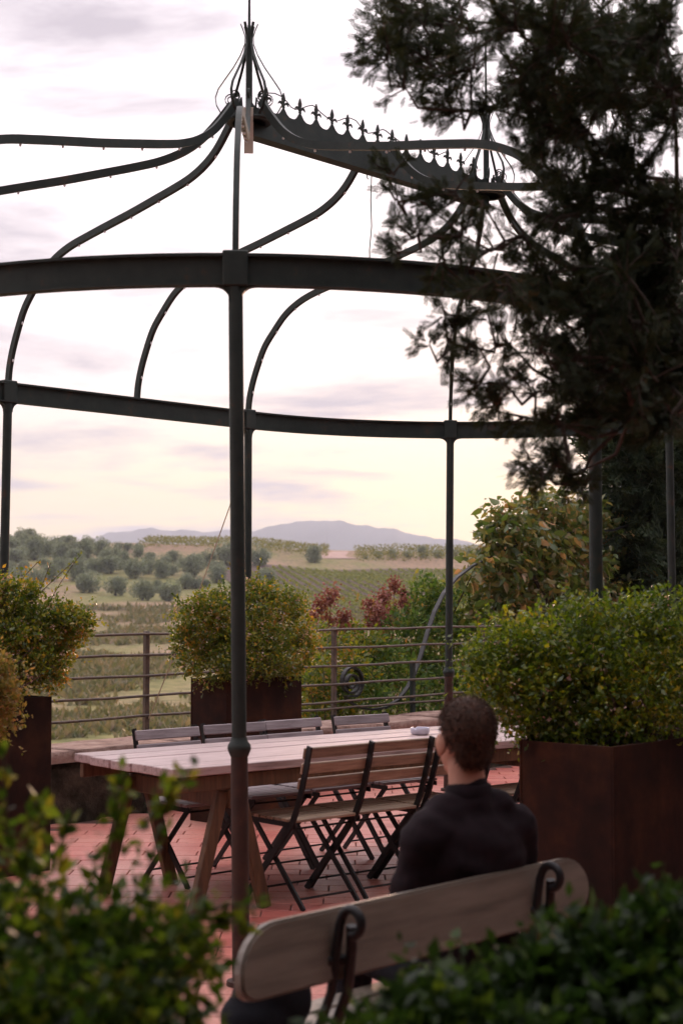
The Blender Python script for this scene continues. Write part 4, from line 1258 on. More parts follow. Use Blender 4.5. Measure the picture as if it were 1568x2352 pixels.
def cypress():
    foot = Vector((2.55, 5.6, 0))
    root = empty('cypress_tree', foot, label='dark cypress with loose feathery sprays overhanging the gazebo', cat='tree')
    inv = Matrix.Translation(-foot)
    tr = MB()
    H = 7.0
    tr.tube([foot + Vector((0.03 * math.sin(z * 2), 0.03 * math.cos(z), z)) for z in np.linspace(0, H, 12)], [0.17 - 0.13 * i / 11 for i in range(12)], 12)
    o = tr.build('trunk', M['bark'], root, smooth=True); o.matrix_parent_inverse = inv
    # (px, py, radius, weight)
    cl = [(905, 60, 75, .8), (890, 130, 50, .5), (960, 40, 90, 1), (980, 140, 80, 1), (1060, 60, 100, 1.2), (1080, 160, 90, 1.2), (1180, 60, 100, 1.0), (1180, 190, 80, 1.1), (1290, 90, 110, 1.5), (1270, 210, 90, 1.3), (1400, 80, 120, 1.6),
          (1400, 210, 110, 1.5), (1520, 80, 120, 1.6), (1530, 210, 90, 1.0), (930, 200, 45, .35), (1020, 225, 60, .5), (1060, 255, 50, .3), (1130, 250, 50, .5), (1270, 300, 70, .9), (1350, 300, 80, .9), (1300, 400, 70, .8), (1240, 340, 45, .35),
          (1420, 420, 60, .6), (1360, 480, 90, 1.1), (1280, 500, 60, .6), (1450, 540, 80, .9), (1540, 480, 60, .8), (1540, 600, 90, 1.3), (1440, 640, 90, 1.0),
          (905, 410, 34, .28), (925, 470, 44, .42), (960, 540, 50, .5), (1000, 490, 40, .35), (1040, 440, 46, .45), (1060, 540, 60, .6), (920, 580, 40, .3), (1110, 470, 40, .35), (1010, 600, 56, .6), (1130, 570, 60, .5), (1200, 540, 56, .45),
          (1060, 640, 76, 1.1), (1160, 650, 84, 1.2), (1260, 630, 84, 1.0), (1350, 640, 84, 1.1), (1250, 710, 76, .9), (1360, 720, 80, 1.1), (1120, 720, 60, .7), (1020, 720, 34, .3), (1450, 740, 84, 1.1), (1550, 720, 90, 1.3),
          (985, 790, 36, .3), (1040, 790, 48, .45), (1100, 800, 58, .6), (1170, 790, 66, .8), (1240, 800, 66, .8), (1330, 820, 70, .8), (1100, 880, 40, .4), (1160, 880, 66, .8), (1230, 900, 70, .9), (1310, 900, 64, .8), (1400, 850, 84, 1.1),
          (1480, 860, 90, 1.2), (1560, 850, 90, 1.3), (1140, 945, 40, .4), (1210, 960, 44, .5), (1290, 975, 54, .6), (1370, 960, 66, .8), (1460, 950, 66, .9), (1540, 950, 66, .8), (1220, 1060, 40, .35), (1280, 1060, 50, .6), (1330, 1110, 50, .6), (1240, 1110, 36, .3)]
    limbs = MB()
    PP, DD, SS = [], [], []
    cl = [(x, y, r, w_, 4.6 + 0.5 * RNG.random()) for (x, y, r, w_) in cl]
    cl += [(x + RNG.normal(0, 15), y + RNG.normal(0, 15), r * 0.9, w_ * 0.8, 5.3 + 0.4 * RNG.random()) for (x, y, r, w_, D) in cl if x > 1230 or (y < 170 and x > 940)]
    cl += [(x + RNG.normal(0, 30), y + RNG.normal(0, 30), r, w_, 5.9 + 0.4 * RNG.random()) for (x, y, r, w_, D) in cl if x > 1380 and D > 5.2]
    cl += [(1500 + RNG.normal(0, 45), yy, 70, 0.9, 5.0) for yy in range(280, 900, 60)]
    cl = [(x, y, r, w_ * (0.5 if (x < 1330 and y > 380) else 0.9 if x < 1250 else 1.35 if y < 340 else 1.1), D) for (x, y, r, w_, D) in cl]
    nodes = [Vector((foot.x, foot.y, z)) for z in np.linspace(1.5, H - 0.5, 24)]
    cents = sorted([(W(x, y, D), r, w_, D) for (x, y, r, w_, D) in cl], key=lambda q: (q[0] - Vector((foot.x, foot.y, q[0].z))).length)
    for (c, r, w_, D) in cents:
        rr = r * D / 3550
        dist = (c - Vector((foot.x, foot.y, c.z))).length
        best = min(nodes, key=lambda q: (q - c).length + 0.6 * max(0, q.z - c.z) + 0.25 * (q - Vector((foot.x, foot.y, q.z))).length)
        rad = 0.006 + 0.010 * max(0.0, 1 - dist / 2.4)
        mid = best.lerp(c, 0.5) + Vector((RNG.normal(0, .03), RNG.normal(0, .04), RNG.normal(-0.02, .03)))
        limbs.tube([best, mid, c], [rad, rad * 0.8, rad * 0.45], 6)
        nodes.append(c); nodes.append(mid)
        out = (c - Vector((foot.x, foot.y, c.z - 0.25 * dist))).normalized()
        for q in range(int(3 + 10 * w_)):
            dr = Vector(unit(np.array(tuple(out)) * 0.55 + rand_dir(1)[0] * 0.9))
            p0 = c + Vector(rand_dir(1)[0]) * rr * 0.45 * RNG.random()
            ln = rr * RNG.uniform(0.7, 1.6)
            p2 = p0 + dr * ln + Vector((0, 0, -0.08 * ln)); p1 = p0.lerp(p2, 0.5) + Vector((0, 0, 0.05 * ln))
            limbs.tube([p0, p1, p2], [0.0042, 0.003, 0.0012], 4)
            m = int(10 + ln * 60)
            t = RNG.random(m) ** 0.7
            A0, A1, A2 = (np.array(tuple(v)) for v in (p0, p1, p2))
            tt = t[:, None]
            P_ = A0 * (1 - tt) ** 2 + A1 * 2 * tt * (1 - tt) + A2 * tt ** 2
            PP.append(P_ + RNG.normal(0, 0.006, (m, 3)))
            DD.append(unit(np.array(tuple(dr)) * 0.9 + rand_dir(m) * 0.75)); SS.append(RNG.uniform(0.028, 0.062, m))
    P, Dr, S = np.concatenate(PP), np.concatenate(DD), np.concatenate(SS)
    o = link('crown', sprays('crown', P, Dr, S), root, M['lf_cypress']); o.matrix_parent_inverse = inv
    o = limbs.build('limbs', M['bark'], root); o.matrix_parent_inverse = inv
cypress()

# dark evergreens beyond the climber
def evergreen(px, D, half, top, bottom, label, n=1500):
    base = W(px, 1400, D); base.z = float(land_z(base.x, base.y))
    root = empty('evergreen_tree', base, label=label, cat='tree', group='dark evergreens behind the climber')
    inv = Matrix.Translation(-base)
    z1 = W(px, top, D).z; z0 = W(px, bottom, D).z; hw = half * D / 3550
    blobs = []
    for i in range(46):
        t = RNG.random(); rr = hw * (1.05 - 0.75 * t) * RNG.uniform(0.35, 0.6)
        a = RNG.random() * 6.28; q = hw * (1.0 - 0.75 * t) * 0.75
        blobs.append((Vector((base.x + q * math.cos(a), base.y + q * math.sin(a), z0 + (z1 - z0) * t)), (rr, rr, rr * 1.3), rr * rr))
    P, U = blob_points(blobs, n, 0.7)
    d = unit(U + rand_dir(n) * 0.6 + np.array([0, 0, -0.1]))
    o = link('crown', sprays('crown', P, d, RNG.uniform(0.28, 0.5, n)), root, M['lf_evergreen']); o.matrix_parent_inverse = inv
    t = MB(); t.tube([base, base.lerp(Vector((base.x, base.y, z1)), .5), Vector((base.x, base.y, z1 - 0.3))], [0.28, 0.2, 0.03], 8)
    o = t.build('trunk', M['bark'], root, smooth=True); o.matrix_parent_inverse = inv
evergreen(1470, 19.5, 125, 640, 1330, 'dark evergreen tree just behind the climber, left of the far right post', 2600)
evergreen(1640, 20.5, 170, 500, 1330, 'taller dark evergreen tree cut by the right edge of the view', 2600)

ORD = ('first second third fourth fifth sixth seventh eighth ninth tenth eleventh twelfth thirteenth fourteenth fifteenth sixteenth seventeenth eighteenth nineteenth twentieth '
       'twenty-first twenty-second twenty-third twenty-fourth twenty-fifth twenty-sixth twenty-seventh twenty-eighth twenty-ninth thirtieth').split()
def ordinal(i): return ORD[i]
def side_shade_hedge():  # unseen hedge, added to cut light coming from the right
    base = Vector((5.3, 8.0, -0.02))
    root = empty('light_block_hedge', base, label='unseen evergreen hedge added right of the terrace to block side light', cat='hedge')
    inv = Matrix.Translation(-base)
    blobs = []
    for i in range(60):
        t = i / 59; z = RNG.uniform(0.6, 5.4)
        blobs.append((Vector((4.3 + 2.3 * t + RNG.normal(0, .15), 3.1 + 10.0 * t, z)), (0.75, 0.9, 1.0), 1.0))
    P, U = blob_points(blobs, 5200, 0.6)
    o = link('crown', sprays('crown', P, unit(U + rand_dir(5200) * 0.7), RNG.uniform(0.4, 0.7, 5200)), root, M['lf_evergreen']); o.matrix_parent_inverse = inv
    t = MB()
    for i in range(9):
        p = Vector((4.3 + 2.3 * i / 8, 3.1 + 10 * i / 8, -0.05)); t.tube([p, p + Vector((0, 0, 2.5)), p + Vector((0, 0, 5.0))], [0.12, 0.09, 0.03], 7)
    o = t.build('trunks', M['bark'], root); o.matrix_parent_inverse = inv
side_shade_hedge()

# ------------------------------------------------------------------ olive grove
def olive_meshes(k):
    rs = np.random.default_rng(40 + k)
    blobs = []
    for i in range(16):
        a = rs.random() * 6.28; e = rs.uniform(-1.1, 1.2)
        r = rs.uniform(0.24, 0.36)
        blobs.append((Vector((0.28 * math.cos(a) * math.cos(e), 0.28 * math.sin(a) * math.cos(e), 0.45 + 0.26 * math.sin(e))), (r * 0.85, r * 0.85, r * 0.72), r))
    P, U = blob_points(blobs, 2200, 0.6)
    P[:, 2] = np.maximum(P[:, 2], 0.04)
    d = unit(U + rand_dir(2200) * 0.8)
    cr = leaf_mesh('olive_crown_%d' % k, P, d, RNG.uniform(0.05, 0.11, 2200), 0.33)
    cr.materials.append(M['lf_olive'])
    t = MB()
    t.tube([(0, 0, -0.05), (0.01, 0.01, 0.14), (0.03, 0, 0.28)], [0.06, 0.045, 0.03], 7)
    for q in range(4):
        a = q * 1.6 + k
        t.tube([(0.02, 0, 0.2), (0.12 * math.cos(a), 0.12 * math.sin(a), 0.38), (0.24 * math.cos(a), 0.24 * math.sin(a), 0.6)], [0.03, 0.02, 0.006], 5)
    tm = t.mesh('olive_trunk_%d' % k); tm.materials.append(M['bark'])
    return cr, tm
OLV = [olive_meshes(k) for k in range(5)]
za = lambda L: [(x * .4, 1215.2 + y * .4, w * .4) for x, y, w in L]
zb_ = lambda L: [(548.8 + x * .35, 1160.3 + y * .35, w * .35) for x, y, w in L]
trees = za([(515, 368, 122), (665, 385, 112), (820, 410, 138), (975, 415, 125), (455, 300, 122), (550, 258, 100), (640, 258, 112), (780, 285, 128), (855, 258, 84), (925, 285, 96), (985, 268, 96), (1120, 278, 122), (1065, 345, 92),
            (1125, 345, 74), (905, 355, 62), (1245, 262, 100), (1245, 312, 100), (1060, 243, 76), (1190, 215, 92), (200, 180, 116), (105, 200, 118), (60, 155, 104), (150, 132, 92), (285, 142, 104), (350, 192, 112), (440, 145, 84), (395, 195, 74),
            (500, 178, 112), (580, 152, 92), (720, 232, 98), (790, 165, 64), (390, 112, 84), (30, 112, 92), (120, 84, 84), (175, 92, 84), (675, 126, 54), (735, 130, 54), (800, 134, 54), (260, 222, 72), (130, 272, 84), (195, 340, 112),
            (300, 300, 96), (350, 250, 90), (60, 300, 92), (260, 160, 84), (320, 120, 80), (440, 215, 92), (610, 205, 88), (660, 170, 78), (860, 205, 84), (940, 215, 84), (1000, 200, 80), (230, 110, 78), (500, 120, 76), (90, 125, 86),
            (40, 252, 84), (10, 330, 76), (1300, 215, 132), (1480, 215, 118), (1540, 305, 92), (1170, 335, 62), (-60, 180, 110), (-50, 100, 90), (-90, 280, 100)])
trees += zb_([(500, 378, 112), (185, 520, 96), (910, 352, 52), (1010, 350, 55), (1110, 345, 60), (1210, 345, 66), (1300, 345, 60), (1420, 335, 44), (1500, 340, 56), (830, 356, 36)])
special = {0: 'nearest olive tree, first from the left in the front row of the grove', 1: 'second olive tree from the left in the front row of the grove',
           2: 'third and widest olive tree in the front row of the grove', 3: 'olive tree at the right end of the front row, above the middle shrub',
           len(trees) - 10: 'lone round olive tree beside the pink earth track', 57: 'tall olive tree directly left of the front gazebo post', 58: 'tall olive tree directly right of the front gazebo post'}
rows_ = {}
for i, (x, y, w_) in enumerate(trees):
    if i in special: continue
    band = ('below the crest vineyard' if i >= 64 else 'in the top row of the grove' if y < 1270 else 'in the upper part of the grove' if y < 1296 else
            'in the middle of the grove' if y < 1322 else 'in the lower part of the grove')
    rows_.setdefault(band, []).append(i)
for band, ids in rows_.items():
    for q, i in enumerate(sorted(ids, key=lambda i: trees[i][0])):
        special[i] = ('round grey-green olive tree %s, %s from the left' if i < 64 else 'small bushy tree %s, %s from the left') % (band, ordinal(q))
for i, (x, y, w_) in enumerate(trees):
    h = None
    yy = y
    while h is None and yy < 1500:
        h = ground_hit(x, yy); yy += 1.0
    if h is None: continue
    sc = w_ * h.y / 3550 * 1.13
    k = i % 5
    lab = special[i]
    root = empty('olive_tree', h, random.uniform(0, 6.28), label=lab, cat='tree', group='olive trees on the hillside')
    root.scale = (sc * random.uniform(0.86, 1.14), sc * random.uniform(0.86, 1.14), sc * random.uniform(0.82, 1.15))
    link('crown', OLV[k][0], root); link('trunk', OLV[k][1], root)

# ------------------------------------------------------------------ vineyards
def vine_row(pts_, hgt, wid, mat, label, group, step=0.55, per=7, lift=0.25, ls=1.0):
    """leafy row following the ground"""
    seg = []
    for a, b_ in zip(pts_[:-1], pts_[1:]):
        n = max(2, int((b_ - a).length / step))
        for i in range(n): seg.append(a.lerp(b_, i / n))
    C = np.array([tuple(p) for p in seg]); C = np.repeat(C, per, 0); n = len(C)
    C[:, 0] += RNG.normal(0, wid * 0.5, n); C[:, 1] += RNG.normal(0, 0.3, n)
    C[:, 2] = land_z(C[:, 0], C[:, 1]) + lift + RNG.random(n) ** 0.8 * hgt
    o = pts_[0]
    C -= np.array(tuple(o))
    me = leaf_mesh('vine_row', C, unit(rand_dir(n) + np.array([0, 0, .3])), RNG.uniform(0.28, 0.55, n) * ls, 0.42)
    root = empty('vine_row', o, label=label, cat='vine row', group=group)
    link('foliage', me, root, mat)
def vineyard_ground():
    ys = np.arange(212, 340, 4.0); us = np.arange(-19, 42, 3.0)
    Y, U_ = np.meshgrid(ys, us, indexing='ij'); X = U_ + (Y - 280) * -0.171
    Z = land_z(X, Y) + 0.14
    nu = len(us); F = [(i * nu + j, i * nu + j + 1, (i + 1) * nu + j + 1, (i + 1) * nu + j) for i in range(len(ys) - 1) for j in range(nu - 1)]
    o = link('vineyard_ground', npmesh('vineyard_ground', np.stack([X, Y, Z], -1).reshape(-1, 3), np.array(F)), None, M['vsoil'], True)
    tag(o, 'bare brown earth under the vine rows', 'ground', kind='structure')
vineyard_ground()
for i in range(28):
    x300 = -16.5 + i * 1.95
    pts_ = []
    for y in np.arange(214, 336, 4.0):
        x = x300 + (y - 280) * -0.171
        pts_.append(Vector((x, y, float(land_z(x, y)))))
    end = 334 - 4 * max(0, 6 - i) - random.uniform(0, 3)
    pts_ = [p for p in pts_ if p.y < end]
    vine_row(pts_, 0.50, 0.13, M['lf_vine'], 'leafy vine row climbing the right-hand slope, %s from the left' % ordinal(i), 'vine rows on the right-hand slope', 0.6, 9, 0.12, 0.75)
for i in range(7):
    y = 368 + i * 5
    pts_ = [Vector((x, y + 0.06 * x, float(land_z(x, y)))) for x in np.arange(-48, -0.8 - 0.2 * i, 2.5)]
    vine_row(pts_, 1.7, 0.5, M['lf_crest'], 'yellow-green crest vine row left of the earth track, %s going uphill' % ordinal(i), 'crest vine rows left of the track', 0.5, 9)
for i in range(6):
    y = 362 + i * 6
    pts_ = [Vector((x, y - 0.08 * x, float(land_z(x, y)))) for x in np.arange(3.5, 46, 2.5)]
    vine_row(pts_, 1.7, 0.5, M['lf_crest'], 'yellow-green crest vine row right of the earth track, %s going uphill' % ordinal(i), 'crest vine rows right of the track', 0.5, 9)

# rough grass of the near field
def field_grass():
    n = 14000
    D = 45 * np.exp(RNG.random(n) * math.log(230 / 45.0)); az = RNG.uniform(-15, 14, n)
    x = D * np.sin(np.radians(az)); y = D * np.cos(np.radians(az))
    from mathutils import noise as mn
    keep = np.array([mn.noise(Vector((a * 0.10, b_ * 0.055, 0))) + 0.35 * mn.noise(Vector((a * 0.5, b_ * 0.3, 4))) > 0.07 for a, b_ in zip(x, y)])
    x, y, D = x[keep], y[keep], D[keep]
    n = len(x); z = land_z(x, y)
    per = 16
    s = (0.22 + 0.0022 * D) * RNG.uniform(0.6, 1.5, n)
    P = np.repeat(np.stack([x, y, z], -1), per, 0); S = np.repeat(s, per)
    P[:, 0] += RNG.normal(0, 1, len(P)) * S * 0.9; P[:, 1] += RNG.normal(0, 1, len(P)) * S * 0.9
    d = unit(rand_dir(len(P)) + np.array([0, 0, 1.1]))
    me = leaf_mesh('field_grass', P, d, S * RNG.uniform(0.6, 1.3, len(P)), 0.20)
    o = link('field_grass', me, None, M['grass'])
    tag(o, 'rough dry grass tussocks on the field below the terrace', 'grass', kind='stuff')
field_grass()

# ------------------------------------------------------------------ bench
def build_bench():
    d0, d1, nb = 2.565, 4.035, 2.71
    root = empty('garden_bench', DN((d0 + d1) / 2, nb + 0.15), ANG, label='garden bench with wide rounded wooden back plank and curled black iron supports', cat='bench')
    L = (d1 - d0) / 2
    # local: x along the bench, y forward (away from the viewer); back plank at y = -0.15
    hw = 0.088
    poly = []
    def arc(cx, cz, rx, rz, a0, a1, k=9):
        for i in range(k + 1):
            a = R(a0 + (a1 - a0) * i / k); poly.append((cx + rx * math.cos(a), cz + rz * math.sin(a)))
    arc(L - 0.11, 0.0, 0.11, hw, 90, -90, 12)
    arc(-L + 0.05, -hw + 0.035, 0.05, 0.035, -90, -180, 6)
    arc(-L + 0.14, hw - 0.13, 0.14, 0.13, 180, 90, 8)
    Mx = Matrix.Translation((0, -0.135, 0.735)) @ Matrix.Rotation(R(-9), 4, 'X')
    k = MB(); k.prism(poly, Mx, 0.036)
    me = k.mesh('back_plank')
    bm = bmesh.new(); bm.from_mesh(me)
    eds = [e for e in bm.edges if len(e.link_faces) == 2 and e.calc_face_angle() > 1.2]
    bmesh.ops.bevel(bm, geom=eds, offset=0.007, segments=2, affect='EDGES')
    bm.to_mesh(me); bm.free()
    link('back_plank', me, root, M['wood_bench'])
    for i in range(4):
        y0 = -0.07 + i * 0.105
        MB().cbox(-L + 0.03, L - 0.03, y0, y0 + 0.092, 0.405, 0.435, 0.006).build('seat_plank', M['wood_bench'], root)
    for x in (2.895 - (d0 + d1) / 2, 3.755 - (d0 + d1) / 2):
        s = MB()
        # rear support: two rods that join in a curl over the plank
        curl = []
        for i in range(15):
            a = R(200 - i * 20)
            r = 0.048 - 0.0014 * i
            curl.append((x, -0.215 + r * math.cos(a) * -1, 0.835 + r * math.sin(a)))
        base_pts = [(x - 0.018, 0.0, 0.40), (x - 0.018, -0.10, 0.50), (x - 0.016, -0.152, 0.62), (x - 0.012, -0.168, 0.74)]
        s.tube(base_pts + [(x - 0.004, -0.170, 0.79)] + [(x, -0.18 - 0.027 + 0.033 * math.cos(R(a)), 0.800 + 0.033 * math.sin(R(a))) for a in range(20, 290, 18)], 0.0125, 8)
        s.tube([(x + 0.020, 0.0, 0.40), (x + 0.020, -0.12, 0.50), (x + 0.020, -0.175, 0.62), (x + 0.017, -0.192, 0.73), (x + 0.008, -0.200, 0.79)], 0.014, 8)
        s.tube([(x - 0.03, -0.150, 0.70), (x + 0.03, -0.178, 0.70)], 0.014, 8)
        sup = s.build('back_support', M['iron_black'], root, auto=50)
        l = MB()
        l.tube([(x, 0.34, 0.40), (x, 0.37, 0.22), (x, 0.40, 0.02), (x, 0.42, 0.0)], 0.016, 8)
        l.tube([(x, -0.02, 0.40), (x, -0.08, 0.22), (x, -0.17, 0.02), (x, -0.19, 0.0)], 0.016, 8)
        l.tube([(x, 0.37, 0.20), (x, 0.15, 0.26), (x, -0.085, 0.20)], 0.011, 8)
        l.bar([(x, -0.06, 0.395), (x, 0.36, 0.395)], (1, 0, 0), 0.035, 0.014)
        l.build('leg_frame', M['iron_black'], root, auto=50)
build_bench()

def remeshed(name, prims, voxel=0.010, smooth=4):
    """one continuous skin over tapered limbs: prims are ('c', p0, r0, p1, r1) or ('e', centre, radii, matrix)"""
    bm = bmesh.new()
    for p in prims:
        if p[0] == 'c':
            a, r0, b_, r1 = Vector(p[1]), p[2], Vector(p[3]), p[4]
            L = (b_ - a).length
            k = MB()
            prof = []
            for i in range(7):
                t = -math.pi / 2 + math.pi / 2 * i / 6
                prof.append((r0 * max(math.cos(t), 0.02), r0 * math.sin(t)))
            for i in range(7):
                t = math.pi / 2 * i / 6
                prof.append((r1 * max(math.cos(t), 0.02), L + r1 * math.sin(t)))
            k.lathe(prof, (0, 0, 0), 16)
            q = (b_ - a).to_track_quat('Z', 'Y').to_matrix().to_4x4()
            sc = p[5] if len(p) > 5 else None
            Mx = Matrix.Translation(a) @ q
            vs_ = [bm.verts.new(Mx @ Vector(v)) for v in k.v]
            for f in k.f: bm.faces.new([vs_[i] for i in f])
        else:
            Mx = Matrix.Translation(Vector(p[1])) @ (p[3] if len(p) > 3 else Matrix.Identity(4)) @ Matrix.Diagonal((*p[2], 1))
            bmesh.ops.create_icosphere(bm, subdivisions=3, radius=1.0, matrix=Mx)
    bmesh.ops.recalc_face_normals(bm, faces=bm.faces)
    me = bpy.data.meshes.new(name + '_src'); bm.to_mesh(me); bm.free()
    o = bpy.data.objects.new(name + '_src', me); COL.objects.link(o)
    m = o.modifiers.new('r', 'REMESH'); m.mode = 'VOXEL'; m.voxel_size = voxel; m.use_smooth_shade = True
    s = o.modifiers.new('s', 'SMOOTH'); s.iterations = smooth; s.factor = 0.5
    dg = bpy.context.evaluated_depsgraph_get()
    out = bpy.data.meshes.new_from_object(o.evaluated_get(dg))
    out.name = name
    bpy.data.objects.remove(o); bpy.data.meshes.remove(me)
    out.materials.clear()
    return out

def build_person():
    yaw = R(31)                                  # faces this far left of the view axis
    pos = DN(3.635, 2.855, 0.0)
    root = empty('person', pos, yaw, label='seated person in a dark collared shirt on the bench, seen from behind', cat='person')
    # local frame: +y is the way the person faces, x to the person's right
    hip, knee, ankle = 0.52, 0.53, 0.09
    def head_m(p):   # head turns a little back to the right
        Mh = Matrix.Translation((0, 0.03, 1.10)) @ Matrix.Rotation(R(-9), 4, 'Z') @ Matrix.Rotation(R(3), 4, 'X')
        return Mh @ Vector(p)
    Mh = Matrix.Translation((0, 0.03, 1.10)) @ Matrix.Rotation(R(-9), 4, 'Z') @ Matrix.Rotation(R(3), 4, 'X')
    Rh = Mh.to_3x3().to_4x4()
    legs = []
    for s in (-1, 1):
        legs += [('c', (s * 0.09, 0.02, hip), 0.088, (s * 0.14, 0.43, knee), 0.060), ('c', (s * 0.14, 0.43, knee), 0.058, (s * 0.15, 0.47, ankle), 0.040), ('c', (s * 0.15, 0.45, 0.045), 0.040, (s * 0.17, 0.60, 0.038), 0.034)]
    torso = [('e', (0, 0.0, 0.56), (0.165, 0.115, 0.12)), ('e', (0, 0.0, 0.70), (0.150, 0.105, 0.15)), ('e', (0, 0.005, 0.85), (0.172, 0.115, 0.15)), ('c', (-0.150, 0.0, 0.925), 0.062, (0.150, 0.0, 0.925), 0.062),
             ('c', (-0.09, 0.005, 0.985), 0.048, (0.09, 0.005, 0.985), 0.048)]
    arms = []
    for s in (-1, 1):
        arms += [('c', (s * 0.166, 0.0, 0.918), 0.056, (s * 0.205, 0.05, 0.665), 0.043), ('c', (s * 0.205, 0.05, 0.665), 0.041, (s * 0.10, 0.26, 0.645), 0.030)]
    neck = [('c', (0, 0.0, 0.96), 0.060, (0, 0.025, 1.12), 0.054)]
    head = [('e', head_m((0, -0.012, 0.125)), (0.076, 0.094, 0.090), Rh), ('e', head_m((0, 0.030, 0.055)), (0.060, 0.066, 0.080), Rh), ('e', head_m((0, 0.055, 0.005)), (0.040, 0.034, 0.030), Rh),
            ('e', head_m((0, 0.100, 0.060)), (0.012, 0.020, 0.014), Rh), ('e', head_m((0, 0.088, 0.085)), (0.011, 0.014, 0.030), Rh), ('e', head_m((0, 0.078, 0.108)), (0.050, 0.016, 0.012), Rh)]
    hands = []
    for s in (-1, 1):
        w0 = Vector((s * 0.10, 0.26, 0.645))
        pal = w0 + Vector((-s * 0.035, 0.055, -0.01))
        hands += [('c', tuple(w0), 0.027, tuple(pal), 0.031)]
        for f in range(4):
            a = pal + Vector((s * (0.024 - f * 0.016), 0.018 - f * 0.004, 0.004))
            l = (0.040, 0.046, 0.044, 0.034)[f]
            b_ = a + Vector((-s * 0.020, l * 0.8, -0.010)); c_ = b_ + Vector((-s * 0.018, l * 0.35, -0.026))
            hands += [('c', tuple(a), 0.0098, tuple(b_), 0.0090), ('c', tuple(b_), 0.0090, tuple(c_), 0.0078)]
        a = w0 + Vector((-s * 0.02, 0.02, 0.02)); b_ = a + Vector((-s * 0.035, 0.035, 0.012)); c_ = b_ + Vector((-s * 0.012, 0.028, -0.004))
        hands += [('c', tuple(a), 0.013, tuple(b_), 0.011), ('c', tuple(b_), 0.011, tuple(c_), 0.009)]
    body = remeshed('body', legs + torso + arms + neck + head + hands, 0.0075, 5)
    link('body', body, root, M['skin'], True)
    # ears, eyes, mouth
    for s in (-1, 1):
        ear = remeshed('ear', [('e', head_m((s * 0.080, -0.004, 0.082)), (0.010, 0.022, 0.033), Rh @ Matrix.Rotation(s * R(-22), 4, 'Z')), ('e', head_m((s * 0.078, 0.004, 0.056)), (0.008, 0.012, 0.014), Rh)], 0.004, 2)
        link('ear', ear, root, M['skin'], True)
        k = MB(); k.lathe([(0.0001, -0.011), (0.006, -0.009), (0.010, -0.003), (0.010, 0.003), (0.006, 0.009), (0.0001, 0.011)], head_m((s * 0.031, 0.082, 0.088)), 10)
        k.build('eye', M['ceramic'], root, smooth=True)
    k = MB(); k.tube([head_m((-0.022, 0.083, 0.022)), head_m((0, 0.093, 0.021)), head_m((0.022, 0.083, 0.022))], [0.003, 0.0055, 0.003], 6)
    k.build('mouth', M['iron_rust'], root, smooth=True)
    # hair: cap over skull and nape, cut away from the face, with short strands
    hair = remeshed('hair', [('e', head_m((0, -0.014, 0.130)), (0.0795, 0.096, 0.091), Rh), ('e', head_m((0, -0.036, 0.075)), (0.066, 0.062, 0.070), Rh)], 0.006, 3)
    bm = bmesh.new(); bm.from_mesh(hair)
    inv = Mh.inverted()
    kill = []
    for f in bm.faces:
        c = inv @ f.calc_center_median()
        hairline = 0.155 if c.y > 0.03 else (0.155 - (0.03 - c.y) * 1.15 if c.y > -0.05 else 0.040)
        hairline = max(hairline, 0.012 if c.y < -0.05 else 0.055)
        if c.z < hairline - (0.028 if c.y < -0.05 else 0): kill.append(f)
    bmesh.ops.delete(bm, geom=kill, context='FACES')
    bm.to_mesh(hair); bm.free()
    ho = link('hair', hair, root, M['hair'], True)
    nv = len(hair.vertices)
    P = np.array([v.co for v in hair.vertices]); N = np.array([v.normal for v in hair.vertices])
    pick = RNG.choice(nv, 4200)
    swirl = unit(N[pick] * 0.65 + rand_dir(4200) * 0.32 + np.array([0.1, 0.2, -0.5]))
    st = leaf_mesh('strands', P[pick] + RNG.normal(0, 0.002, (4200, 3)), swirl, RNG.uniform(0.008, 0.016, 4200), 0.08)
    link('strands', st, ho, M['hair'])
    # shirt with stand collar
    def grow(L, g): 
        out = []
        for p in L:
            if p[0] == 'c': out.append(('c', p[1], p[2] + g, p[3], p[4] + g))
            else: out.append(('e', p[1], tuple(r + g for r in p[2]), *p[3:]))
        return out
    shirt = remeshed('shirt', grow(torso, 0.014) + grow(arms, 0.013) + [('c', (0, 0.0, 0.99), 0.072, (0, 0.012, 1.035), 0.066)], 0.009, 4)
    from mathutils import noise as mn
    for v in shirt.vertices:
        q = v.co
        w_ = mn.noise(Vector((q.x * 9, q.y * 9, q.z * 16))) * 0.009 + mn.noise(Vector((q.x * 22, q.y * 20, q.z * 30))) * 0.004
        v.co = q + v.normal * w_
    so = link('shirt', shirt, root, M['shirt'], True)
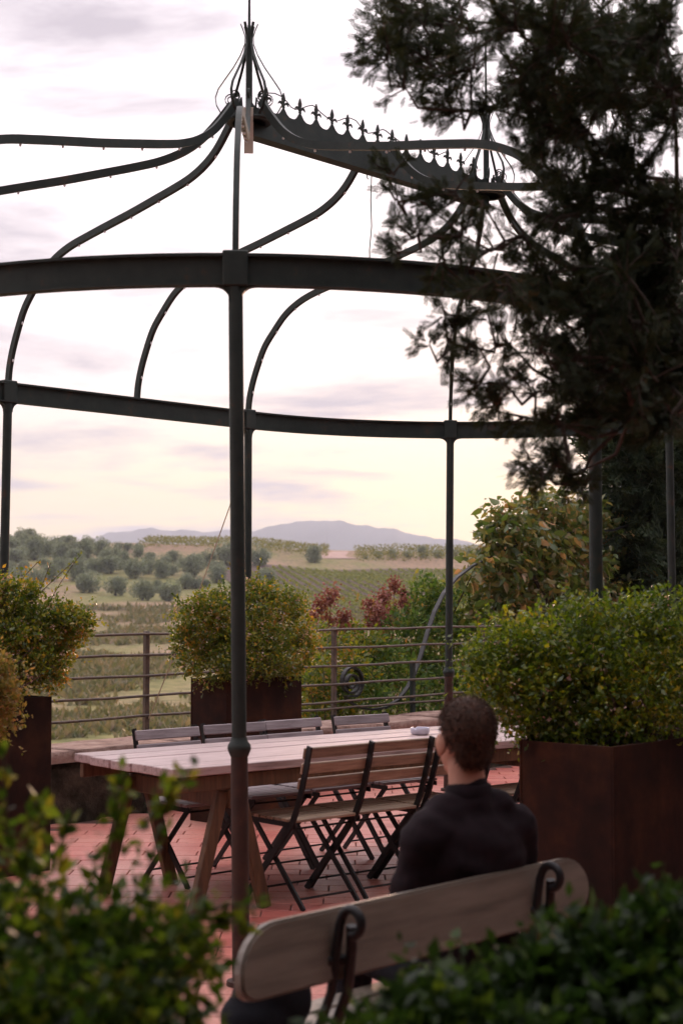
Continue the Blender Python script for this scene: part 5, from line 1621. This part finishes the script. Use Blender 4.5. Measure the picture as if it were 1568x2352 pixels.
    k = MB(); prof = [(0.069, 1.012), (0.071, 1.03), (0.066, 1.062), (0.062, 1.064), (0.060, 1.03)]
    V_, F = [], []; seg = 28
    for r, z in prof:
        for s in range(seg):
            a = 2 * math.pi * s / seg
            V_.append((r * math.cos(a) * 1.04, 0.012 + r * math.sin(a), z - 0.018 * max(0, math.sin(a))))
    for i in range(len(prof) - 1):
        for s in range(seg):
            s2 = (s + 1) % seg; F.append((i * seg + s, i * seg + s2, (i + 1) * seg + s2, (i + 1) * seg + s))
    k.add(V_, F); k.build('collar', M['shirt'], so, smooth=True)
    tr = remeshed('trousers', grow([p for p in legs if not (p[0] == 'c' and p[1][2] < 0.06)], 0.012) + [('e', (0, 0.0, 0.545), (0.182, 0.130, 0.115))], 0.010, 4)
    link('trousers', tr, root, M['trousers'], True)
    for s in (-1, 1):
        sh = remeshed('shoe', [('c', (s * 0.15, 0.43, 0.046), 0.046, (s * 0.175, 0.62, 0.036), 0.040)], 0.008, 2)
        for v in sh.vertices: v.co.z = max(v.co.z, 0.003)
        link('shoe', sh, root, M['leather'], True)
build_person()

def build_bag():
    p = DN(2.92, 2.96, 0.437)
    root = empty('shoulder_bag', p, ANG, label='dark navy bag standing on the seat at the left end of the bench', cat='bag')
    me = remeshed('bag_body', [('e', (0, 0, 0.12), (0.15, 0.085, 0.13)), ('e', (0.02, 0, 0.23), (0.12, 0.07, 0.11)), ('e', (-0.06, 0.0, 0.08), (0.12, 0.09, 0.09)), ('e', (0.04, 0, 0.28), (0.085, 0.055, 0.045))], 0.012, 4)
    from mathutils import noise as mn
    for v in me.vertices:
        v.co += v.normal * mn.noise(v.co * 14) * 0.008
        v.co.z = max(v.co.z, 0.0)
    for v in me.vertices: v.co.x *= 0.86; v.co.z *= 0.94
    link('bag_body', me, root, M['bag'], True)
    k = MB(); k.bar([(-0.06, -0.04, 0.24), (-0.05, -0.06, 0.30), (0.03, -0.065, 0.335), (0.10, -0.05, 0.30), (0.12, -0.03, 0.22)], (0, 1, 0), 0.03, 0.006)
    k.build('handle', M['bag'], root)
build_bag()
